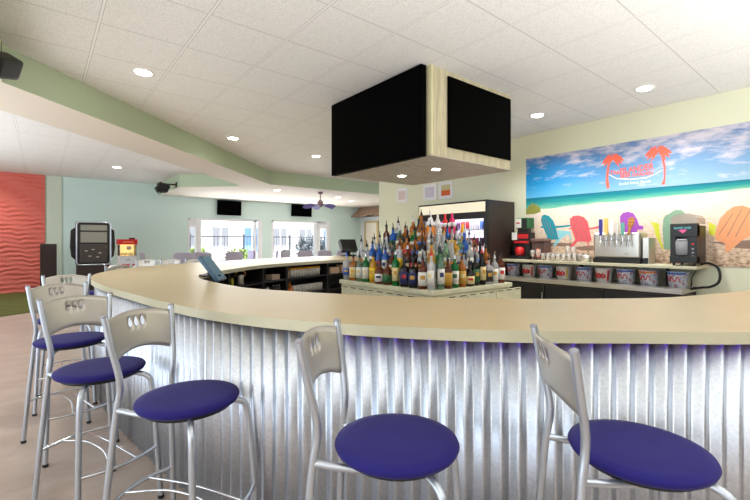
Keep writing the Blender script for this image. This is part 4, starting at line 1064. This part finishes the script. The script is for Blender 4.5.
for r in range(2):
    for i in range(8):
        y = 2.98 - i * 0.072 - r * .03; x = 5.42 + r * .12
        lab = 'clear tumbler, %s from the left in the %s row on the shelf' % (ORD[i], ['front', 'back'][r])
        if g0 is None: g0 = tag(tum.build('tumbler_glass', gl_m), lab, 'glass', 'tumblers on the beige shelf'); c = g0
        else: c = g0.copy(); COL.objects.link(c); c['label'] = lab
        c.location = (x, y, SZ)
for i, (y, h_) in enumerate([(3.16, .14), (3.075, .15), (2.66, .19), (2.74, .20)]):
    t = thing('stemmed_glass', ['tall clear glass directly before the bronze machine', 'second tall clear glass before the bronze machine', 'clear tall glass behind the tumblers, nearer the beer tower', 'clear tall glass behind the tumblers, farther from the beer tower'][i], 'glass', (5.46 if i < 2 else 5.64, y, SZ), 0, 'tall glasses on the shelf')
    MB().lathe([(.0, .001), (.03, .001), (.031, .004), (.006, .008), (.005, .04), (0, .04)], 16).build('foot', gl_m, t)
    MB().lathe([(.006, .038), (.028, .06), (.034, .10), (.032, h_), (.031, h_), (.033, .10), (.026, .062), (0, .044)], 18).build('bowl', gl_m, t)
bw = MB(); bw.lathe([(0, .004), (.062, .004), (.075, .085), (.078, .085), (.066, 0), (0, 0)], 24)
o = bw.build('metal_bowl', M['steel']); o.location = (5.44, 2.50 - .085, SZ); tag(o, 'wide ribbed metal bowl on the shelf left of the beer tower', 'bowl')

# ------------------------------------------------------------------ things on the far under-counter shelves
pl = MB(); pl.lathe([(0, .003), (.024, .003), (.030, .115), (.0315, .115), (.025, 0), (0, 0)], 14)
yl = mat('orange_garnish', (236, 168, 30), .5)
p0 = None; frost = mat('frosted_glass', (206, 202, 196), .3)
for r in range(2):
    for i in range(11):
        z = .69 if r == 0 else .45
        lab = '%s on the %s under-counter shelf, %s from the left' % (['small glass topped with orange', 'small clear glass'][r], ['upper', 'lower'][r], ORD[i])
        u = (.16 if r == 0 else .22) + i * .062
        t = thing('bar_glass', lab, 'glass', onshelf(2, u, .08, z), 0, 'glasses under the far counter')
        if p0 is None: p0 = pl.build('tumbler', frost, t)
        else: sub('tumbler', p0.data, t, frost)
        if r == 0:
            k_ = MB().lathe([(.0, .113), (.027, .113), (.030, .122), (.022, .142), (0, .146)], 10).build('orange_top', yl, t)
def simple(name, lab, cat, loc, mb, m, rz=0):
    o = mb.build(name, m); o.location = loc; o.rotation_euler = (0, 0, rz); return tag(o, lab, cat)
t = thing('brown_bottle', 'brown bottle standing at the left of the lower glasses row', 'bottle', onshelf(2, .13, .08, .45)); 
MB().lathe([(.036, 0), (.038, .005), (.038, .12), (.016, .15), (.013, .155), (.013, .185)], 18).build('glass_body', G['amber'], t); MB().lathe([(.0385, .03), (.0385, .09)], 18).build('label_band', LABM['orange'], t); MB().lathe([(.014, .182), (.014, .2)], 12).build('cap', M['black'], t)
t = thing('spray_bottle', 'small blue bottle on the lower shelf left of the brown bottle', 'bottle', onshelf(2, .055, .08, .45))
MB().lathe([(.02, 0), (.022, .004), (.022, .09), (.009, .11), (.009, .12)], 14).build('glass_body', G['blue'], t); MB().lathe([(.011, .118), (.011, .14)], 10).build('cap', M['white'], t)
t = thing('straw_cup', 'tan cup full of sticks on the upper shelf left of the glasses', 'cup', onshelf(2, .075, .08, .69))
MB().lathe([(.028, 0), (.036, .10), (.034, .10), (.0, .02)], 16).build('cup', mat('tan_paper', (206, 168, 120), .6), t)
s_ = MB(); [s_.tube([(.012 * math.cos(q), .012 * math.sin(q), .03), (.03 * math.cos(q), .03 * math.sin(q), .145)], .003, 6) for q in [j * .8 for j in range(8)]]; s_.build('sticks', LABM['cream'], t)
def carton(loc, rz, lab, m, w=.16, d=.12, h=.07):
    t = thing('carton', lab, 'box', loc, rz); MB().box(-w / 2, w / 2, -d / 2, d / 2, 0, h).build('body', m, t, bevel=.004); MB().box(-w / 2 - .002, w / 2 + .002, -d / 2 - .002, d / 2 + .002, h - .012, h + .003).build('lid', m, t)
carton(onshelf(1, .30, .10, .69), SF[1][1], 'beige carton on the upper shelf left of the orange topped glasses', mat('beige_card', (202, 178, 156), .7))
carton(onshelf(3, .22, .12, .69), SF[3][1], 'tan carton on the upper shelf right of the glasses', mat('tan_card', (214, 182, 148), .7), .22, .14, .10)
carton(onshelf(3, .50, .12, .69), SF[3][1], 'pinkish carton on the upper shelf beside the bottle island', mat('pink_card', (224, 186, 160), .7), .20, .14, .13)
t = thing('metal_canister', 'dark canister with white studs on the lower shelf', 'canister', onshelf(1, .36, .10, .45)); MB().lathe([(.06, 0), (.065, .005), (.065, .13), (.05, .15), (0, .15)], 20).build('body', M['darkbrown'], t)
for j in range(3): MB().lathe([(0, 0), (.009, .003), (.006, .012), (0, .014)], 10, c=(-.045 + .045 * j, -.02, .15)).build('knob', M['white'], t)
t = thing('white_jug', 'white plastic container beside the dark studded canister', 'container', onshelf(1, .18, .10, .45)); MB().lathe([(.045, 0), (.05, .005), (.05, .10), (.025, .125), (.022, .14)], 18).build('body', M['white'], t); MB().lathe([(.024, .138), (.024, .155)], 12).build('cap', M['black'], t); MB().tube(cr([(.048, 0, .10), (.075, 0, .09), (.075, 0, .05), (.05, 0, .04)], 5), .007, 8).build('handle', M['white'], t)
t = thing('bar_kettle', 'steel pitcher with curved tan handle on the under-counter ledge', 'pitcher', onshelf(0, .36, .08, .69)); MB().lathe([(.05, 0), (.055, .006), (.05, .10), (.052, .13), (.05, .13), (.045, .02), (0, .02)], 20).build('body', M['steel'], t); MB().tube(cr([(-.05, 0, .11), (-.04, 0, .165), (.03, 0, .175), (.075, 0, .14), (.05, 0, .10)], 6), .008, 8).build('handle', mat('tan_handle', (200, 140, 80), .4), t)
t = thing('yellow_squeeze_bottle', 'small yellow squeeze bottle right of the blue touchscreen', 'bottle', onshelf(0, .16, .06, .69)); MB().lathe([(.018, 0), (.02, .004), (.02, .09), (.008, .105)], 14).build('body', mat('olive_yellow', (190, 180, 50), .4), t); MB().lathe([(.009, .104), (.003, .14)], 10).build('nozzle', M['rubber'], t)
t = thing('steel_tray', 'shallow steel tray on the shelf below the pitcher', 'tray', onshelf(0, .50, .10, .45), SF[0][1]); MB().box(-.15, .15, -.08, .08, 0, .012).build('tray_base', M['steel'], t); MB().box(-.15, .15, -.09, -.08, 0, .04).build('tray_rim', M['steel'], t)

# point-of-sale screens
ps = thing('tilted_touchscreen', 'blue grey tilted touchscreen terminal on the inner counter edge', 'touchscreen', (1.19, 3.77, ZT))
mt = Matrix.Translation((0.0, 0, .068)) @ Matrix.Rotation(R_(-40), 4, 'Z') @ Matrix.Rotation(R_(52), 4, 'Y')
b = MB(); b.box(-.135, .135, -.10, .10, -.02, .012, mt); so_ = b.build('screen_housing', mat('blue_grey_plastic', (70, 104, 128), .35), ps, bevel=.006)
b = MB(); b.box(-.118, .118, -.085, .085, .012, .0135, mt); b.build('screen', mat('blue_screen', (86, 132, 160), .25), so_)
b = MB(); b.box(-.10, .05, -.07, .07, 0, .014); b.tube([(-.03, 0, .012), (-.015, 0, .085)], .02, 10); b.build('stand', M['black'], ps, bevel=.003)
pt = thing('point_of_sale_terminal', 'dark grey till screen on the far counter left of the bottles', 'till', (4.95, 7.0, ZT), R_(-100))
mt = Matrix.Translation((0, 0, .215)) @ Matrix.Rotation(R_(-30), 4, 'Y')
b = MB(); b.box(-.06, .05, -.18, .18, -.13, .13, mt); q_ = b.build('screen_housing', mat('dark_green_grey_plastic', (62, 66, 64), .5), pt, bevel=.008)
b = MB(); b.box(.05, .052, -.16, .16, -.11, .11, mt); b.build('screen', M['black'], q_)
b = MB(); b.box(-.10, .10, -.14, .14, 0, .03); b.box(-.03, .03, -.04, .04, .03, .16); b.build('stand', M['black'], pt)
b = MB(); b.box(-.064, -.06, -.15, .15, -.05, .10, mt); b.build('rear_vent', M['black'], q_)

# ------------------------------------------------------------------ far end of the room
ts = thing('tower_speaker', 'tall dark brown box in front of the red wave wall', 'speaker', (0.13, 12.15, 0.013)); MB().box(-.15, .15, -.15, .15, .02, 1.155).build('cabinet', M['darkbrown'], ts, bevel=.006); MB().box(-.17, .17, -.155, .155, 0, .02).build('plinth', M['black'], ts); MB().box(-.15, .15, -.156, -.15, .05, 1.12).build('front_grille', mat('brown_grille', (58, 42, 38), .8, bump=.3, bscale=400), ts)
jb = thing('arcade_jukebox', 'dark touchscreen jukebox with silver frame on a black pedestal', 'jukebox', (0.94, 11.6, 0.0)); jb.scale = (.87, 1, 1)
MB().box(-.36, .36, -.15, .20, 0.02, .68).build('pedestal', M['darkbrown'], jb, bevel=.006); MB().box(-.38, .38, -.17, .22, 0, .02).build('plinth', M['black'], jb)
MB().box(-.385, .385, -.20, .10, .68, 1.68).build('cabinet', M['black'], jb, bevel=.05, seg=4)
fr = MB()
def rr(w, h, r, n=6): 
    out = []
    for cx, cz, a0 in ((w - r, h - r, 0), (-w + r, h - r, 90), (-w + r, -h + r, 180), (w - r, -h + r, 270)):
        out += [(cx + r * math.cos(R_(a0 + 90 * i / n)), cz + r * math.sin(R_(a0 + 90 * i / n))) for i in range(n + 1)]
    return out
pth = [Vector((a, -.205, 1.18 + b)) for a, b in rr(.37, .485, .07)]; pth.append(pth[0]); fr.tube(pth, .018, 8, False); fr.build('silver_frame', M['silver'], jb)
MB().box(-.29, .29, -.215, -.2, 1.20, 1.60).build('screen', mat('jukebox_screen', (134, 134, 122), .2), jb); MB().box(-.29, .29, -.2155, -.214, 1.44, 1.475).build('screen_divider', M['black'], jb)
ctl = MB().box(-.30, .30, -.235, -.2, .74, 1.16).build('control_panel', mat('brown_black_panel', (60, 54, 50), .4), jb, bevel=.008)
for (a, z) in ((-.2, 1.0), (-.05, 1.03), (.1, .95), (-.12, .88), (.05, .86)): MB().box(a, a + .06, -.239, -.235, z, z + .02).build('button', M['plate'], ctl)
MB().lathe([(.05, 0), (.055, .02), (.03, .03), (0, .03)], 16, Matrix.Translation((.24, -.2, 1.10)) @ Matrix.Rotation(R_(90), 4, 'X')).build('dial', M['chrome'], jb)
for s in (-1, 1): MB().prism([(s * .385, .80), (s * .385, 1.55), (s * .48, 1.48), (s * .50, 1.1), (s * .47, .88)], lambda a, z, d: (a, -.05 + d, z), .16).build('side_speaker', M['black'], jb, bevel=.01)
pc = thing('popcorn_machine', 'red and white popcorn machine with glowing yellow case', 'popcorn machine', (1.46, 10.45, .70)); pc.scale = (.82, 1, 1)
MB().box(-.20, .20, -.18, .18, 0, .21).build('base', mat('popcorn_base', (214, 212, 214), .4), pc, bevel=.006); MB().box(-.15, .15, -.183, -.18, .005, .035).build('red_stripe', M['red'], pc); MB().box(-.04, .04, -.184, -.18, .12, .14).build('switch_plate', M['grey'], pc)
for a in (-.195, .18):
    for c_ in (-.175, .16): MB().box(a, a + .015, c_, c_ + .015, .21, .46).build('corner_post', M['chrome'], pc)
MB().box(-.19, .19, .15, .165, .21, .46).build('glowing_back', emit('warm_back', (250, 205, 130), .6), pc)
kt = MB().lathe([(.0, 0), (.05, .01), (.06, .06), (.05, .075), (0, .08)], 18, c=(.05, 0, .34)).build('kettle', M['plate'], pc)
pcn = MB(); [pcn.lathe([(0, -.016), (.016, 0), (0, .016)], 6, c=(rnd.uniform(-.15, .15), rnd.uniform(-.14, .12), .225 + rnd.uniform(0, .05))) for _ in range(60)]; po = pcn.build('popcorn', mat('popcorn_yellow', (250, 226, 160), .8), pc); po['kind'] = 'stuff'
for n_, (x0_, x1_, y0_, y1_) in enumerate([(-.19, .19, -.179, -.175), (-.194, -.190, -.16, .15), (.190, .194, -.16, .15)]): MB().box(x0_, x1_, y0_, y1_, .215, .455).build('glass_panel', M['window_glass'], pc)
MB().box(-.215, .215, -.195, .19, .46, .57).build('red_top', M['red'], pc, bevel=.008); MB().box(.06, .17, -.1, .1, .57, .605).build('lamp_cover', M['darkbrown'], pc)
MB().box(-.12, .12, -.199, -.195, .495, .53).build('top_sign', mat('orange_sign', (240, 120, 70), .5), pc)
ct = thing('popcorn_cart', 'white and red cart carrying the popcorn machine', 'cart', (1.44, 10.47, 0)); MB().box(-.28, .26, -.25, .22, .10, .70).build('body', M['white'], ct, bevel=.006); MB().box(-.282, -.19, -.255, .22, .62, .698).build('red_corner', M['red'], ct)
for a in (-.2, .2):
    for c_ in (-.17, .15): MB().lathe([(0, -.015), (.05, -.015), (.05, .015), (0, .015)], 16, Matrix.Translation((a, c_, .05)) @ Matrix.Rotation(R_(90), 4, 'Y')).build('wheel', M['rubber'], ct)
sp = thing('stage_spotlight', 'black stage spotlight hanging at the green fascia corner', 'spotlight', (2.30, 10.98, 2.52))
MB().lathe([(.08, -.14), (.10, -.12), (.10, .08), (.06, .14), (0, .14)], 18, Matrix.Rotation(R_(65), 4, 'Y') @ Matrix.Rotation(R_(30), 4, 'X')).build('lamp_housing', M['black'], sp)
MB().box(-.14, .10, -.12, -.09, -.09, .09, Matrix.Rotation(R_(20), 4, 'Y')).build('barn_door', M['black'], sp); MB().box(-.14, .10, .09, .12, -.09, .09, Matrix.Rotation(R_(20), 4, 'Y')).build('barn_door', M['black'], sp)
MB().tube([(.0, 0, 0), (.12, 0, .10), (.30, 0, .10)], .018, 8).build('bracket', M['black'], sp); MB().box(.28, .30, -.05, .05, .04, .16).build('mount_plate', M['black'], sp)
MB().lathe([(.07, 0), (.085, .04)], 16, Matrix.Translation((-.13, -.05, -.06)) @ Matrix.Rotation(R_(-120), 4, 'Y')).build('lens_ring', M['dark'], sp)
ws = thing('wall_speaker', 'black loudspeaker mounted high on the green fascia at the left', 'speaker', (-0.20, 4.42, 2.64), R_(-28))
mt = Matrix.Rotation(R_(30), 4, 'Y') @ Matrix.Rotation(R_(20), 4, 'X')
b = MB(); b.box(-.07, .09, -.20, .03, -.085, .085, mt); b.build('cabinet', M['black'], ws, bevel=.03, seg=4)
b = MB(); b.box(-.055, .075, -.208, -.19, -.075, .03, mt); b.build('grille', mat('grey_grille', (120, 116, 116), .5, metal=.3), ws, bevel=.012)
MB().tube([(-.03, 0.0, .05), (-.075, .02, .12), (-.08, .03, .208)], .012, 8).build('bracket', mat('bronze_bracket', (120, 84, 70), .4), ws)
fn = thing('ceiling_fan', 'ceiling fan with purple leaf blades under the far soffit', 'ceiling fan', (5.78, 9.45, ZS))
MB().lathe([(.0, 0), (.07, 0), (.06, -.05), (.02, -.07), (0, -.07)], 16).build('canopy', mat('bronze', (140, 116, 120), .4), fn); MB().tube([(0, 0, -.06), (0, 0, -.22)], .013, 8).build('down_rod', mat('bronze_rod', (150, 130, 130), .4), fn)
MB().lathe([(0, -.40), (.05, -.39), (.075, -.34), (.075, -.26), (.04, -.22), (0, -.22)], 18).build('motor', mat('bronze_motor', (164, 136, 140), .4), fn)
for j in range(5):
    a = j * 2 * PI / 5 + .15; mtx = Matrix.Rotation(a, 4, 'Z') @ Matrix.Translation((0, 0, -.32)) @ Matrix.Rotation(R_(12), 4, 'Y') @ Matrix.Rotation(R_(32), 4, 'X')
    bl_ = MB(); bl_.prism([(.06, -.015), (.14, -.02), (.22, -.085), (.34, -.10), (.43, -.065), (.48, 0), (.43, .065), (.34, .10), (.22, .085), (.14, .02), (.06, .015)], lambda p, q, d: mtx @ Vector((p, q, d)), .008)
    bl_.build('blade', mat('purple_blade', (112, 104, 178), .5), fn)
# thatched awning over the door
aw = thing('thatch_awning', 'brown thatched awning at the far right above the cream door', 'awning', (0, 0, 0))
b = MB(); nr = 60; vv = []; ff = []
for lay in range(3):
    z0 = 2.17 + lay * .11; o0 = .52 - lay * .15
    for j in range(70):
        y = 9.2 + j * (12.93 - 9.2) / 69; w = .036; dx = rnd.uniform(-.03, .03); dz = rnd.uniform(-.03, .03)
        b.add([(9.80 - o0 + dx, y - w, z0 + dz), (9.80 - o0 + dx, y + w, z0 + dz), (9.80 - o0 + .28 - lay * .03, y + w, z0 + .19), (9.80 - o0 + .28 - lay * .03, y - w, z0 + .19),
               (9.80 - o0 + dx + .02, y - w, z0 + dz), (9.80 - o0 + dx + .02, y + w, z0 + dz), (9.80 - o0 + .30 - lay * .03, y + w, z0 + .17), (9.80 - o0 + .30 - lay * .03, y - w, z0 + .17)],
              [(0, 1, 2, 3), (4, 7, 6, 5), (0, 4, 5, 1), (1, 5, 6, 2), (3, 2, 6, 7), (0, 3, 7, 4)])
b.build('thatch', M['thatch'], aw)
MB().prism([(9.799, 2.52), (9.799, 2.16), (9.36, 2.16)], lambda x, z, d: (x, 9.2 + d, z), 3.70).build('timber_frame', M['darkbrown'], aw)

# tables and chairs by the windows
def dining_chair(label, m, loc, rz):
    t = thing('dining_chair', label, 'chair', loc, rz, 'dining chairs by the windows'); t.scale = (1.1, 1.1, 1.1)
    MB().box(-.21, .21, -.21, .21, .42, .47).build('seat', m, t, bevel=.015)
    b = MB(); b.prism([(-.20, .52), (.20, .52), (.21, .84), (.15, .88), (-.15, .88), (-.21, .84)], lambda a, z, d: (-.20 - d - .06 * (z - .5), a, z), .035); b.build('backrest', m, t, bevel=.01)
    for a in (-.18, .18):
        for c_ in (-.18, .18): MB().tube([(a * .95, c_ * .95, .42), (a * 1.1, c_ * 1.1, 0)], .014, 8).build('leg', M['grey'], t)
    for c_ in (-.17, .17): MB().tube([(-.19, c_, .45), (-.225, c_, .60)], .012, 8).build('back_post', M['grey'], t)
def table(label, loc, w, d, rz=0):
    t = thing('dining_table', label, 'table', loc, rz, 'white tables by the windows')
    MB().box(-w / 2, w / 2, -d / 2, d / 2, .70, .745).build('tabletop', M['white'], t, bevel=.005); MB().tube([(0, 0, .02), (0, 0, .7)], .04, 12).build('pedestal', M['grey'], t); MB().lathe([(.26, 0), (.25, .015), (.05, .03), (0, .03)], 24).build('base', M['grey'], t)
table('white table left of the left window', (2.65, 11.0, 0), .9, .9); table('white table below the left edge of the left window', (3.75, 11.1, 0), 1.1, .9)
table('white table below the right window', (6.7, 11.2, 0), 1.1, .9); table('white table at the right end of the right window', (8.1, 11.2, 0), .9, .9)
for i, (lab, m, x, y, rz) in enumerate([
    ('lavender chair left of the leftmost white table', 'lav', 2.1, 10.9, 0), ('lavender chair before the leftmost white table', 'lav', 2.55, 10.35, R_(90)), ('lavender chair between the two left tables', 'lav', 3.1, 10.6, R_(70)),
    ('lavender chair before the table at the left window', 'lav', 3.7, 10.4, R_(95)), ('purple chair behind the table, in front of the left window middle', 'lav2', 4.5, 11.6, R_(180)), ('second purple chair at the middle of the left window', 'lav2', 5.0, 11.0, R_(150)),
    ('grey chair at the right edge of the left window', 'grey', 5.6, 11.6, R_(120)), ('grey chair below the wall between the windows', 'lav', 5.7, 10.4, R_(90)), ('grey lavender chair at the left of the right window', 'lav', 6.35, 10.4, R_(90)),
    ('grey lavender chair in the middle of the right window', 'lav', 7.0, 10.4, R_(90)), ('grey chair at the right of the right window', 'grey', 7.75, 10.4, R_(90)), ('grey lavender chair rightmost below the right window', 'lav', 8.35, 10.5, R_(90))]):
    dining_chair(lab, M[m], (x, y, 0), rz)
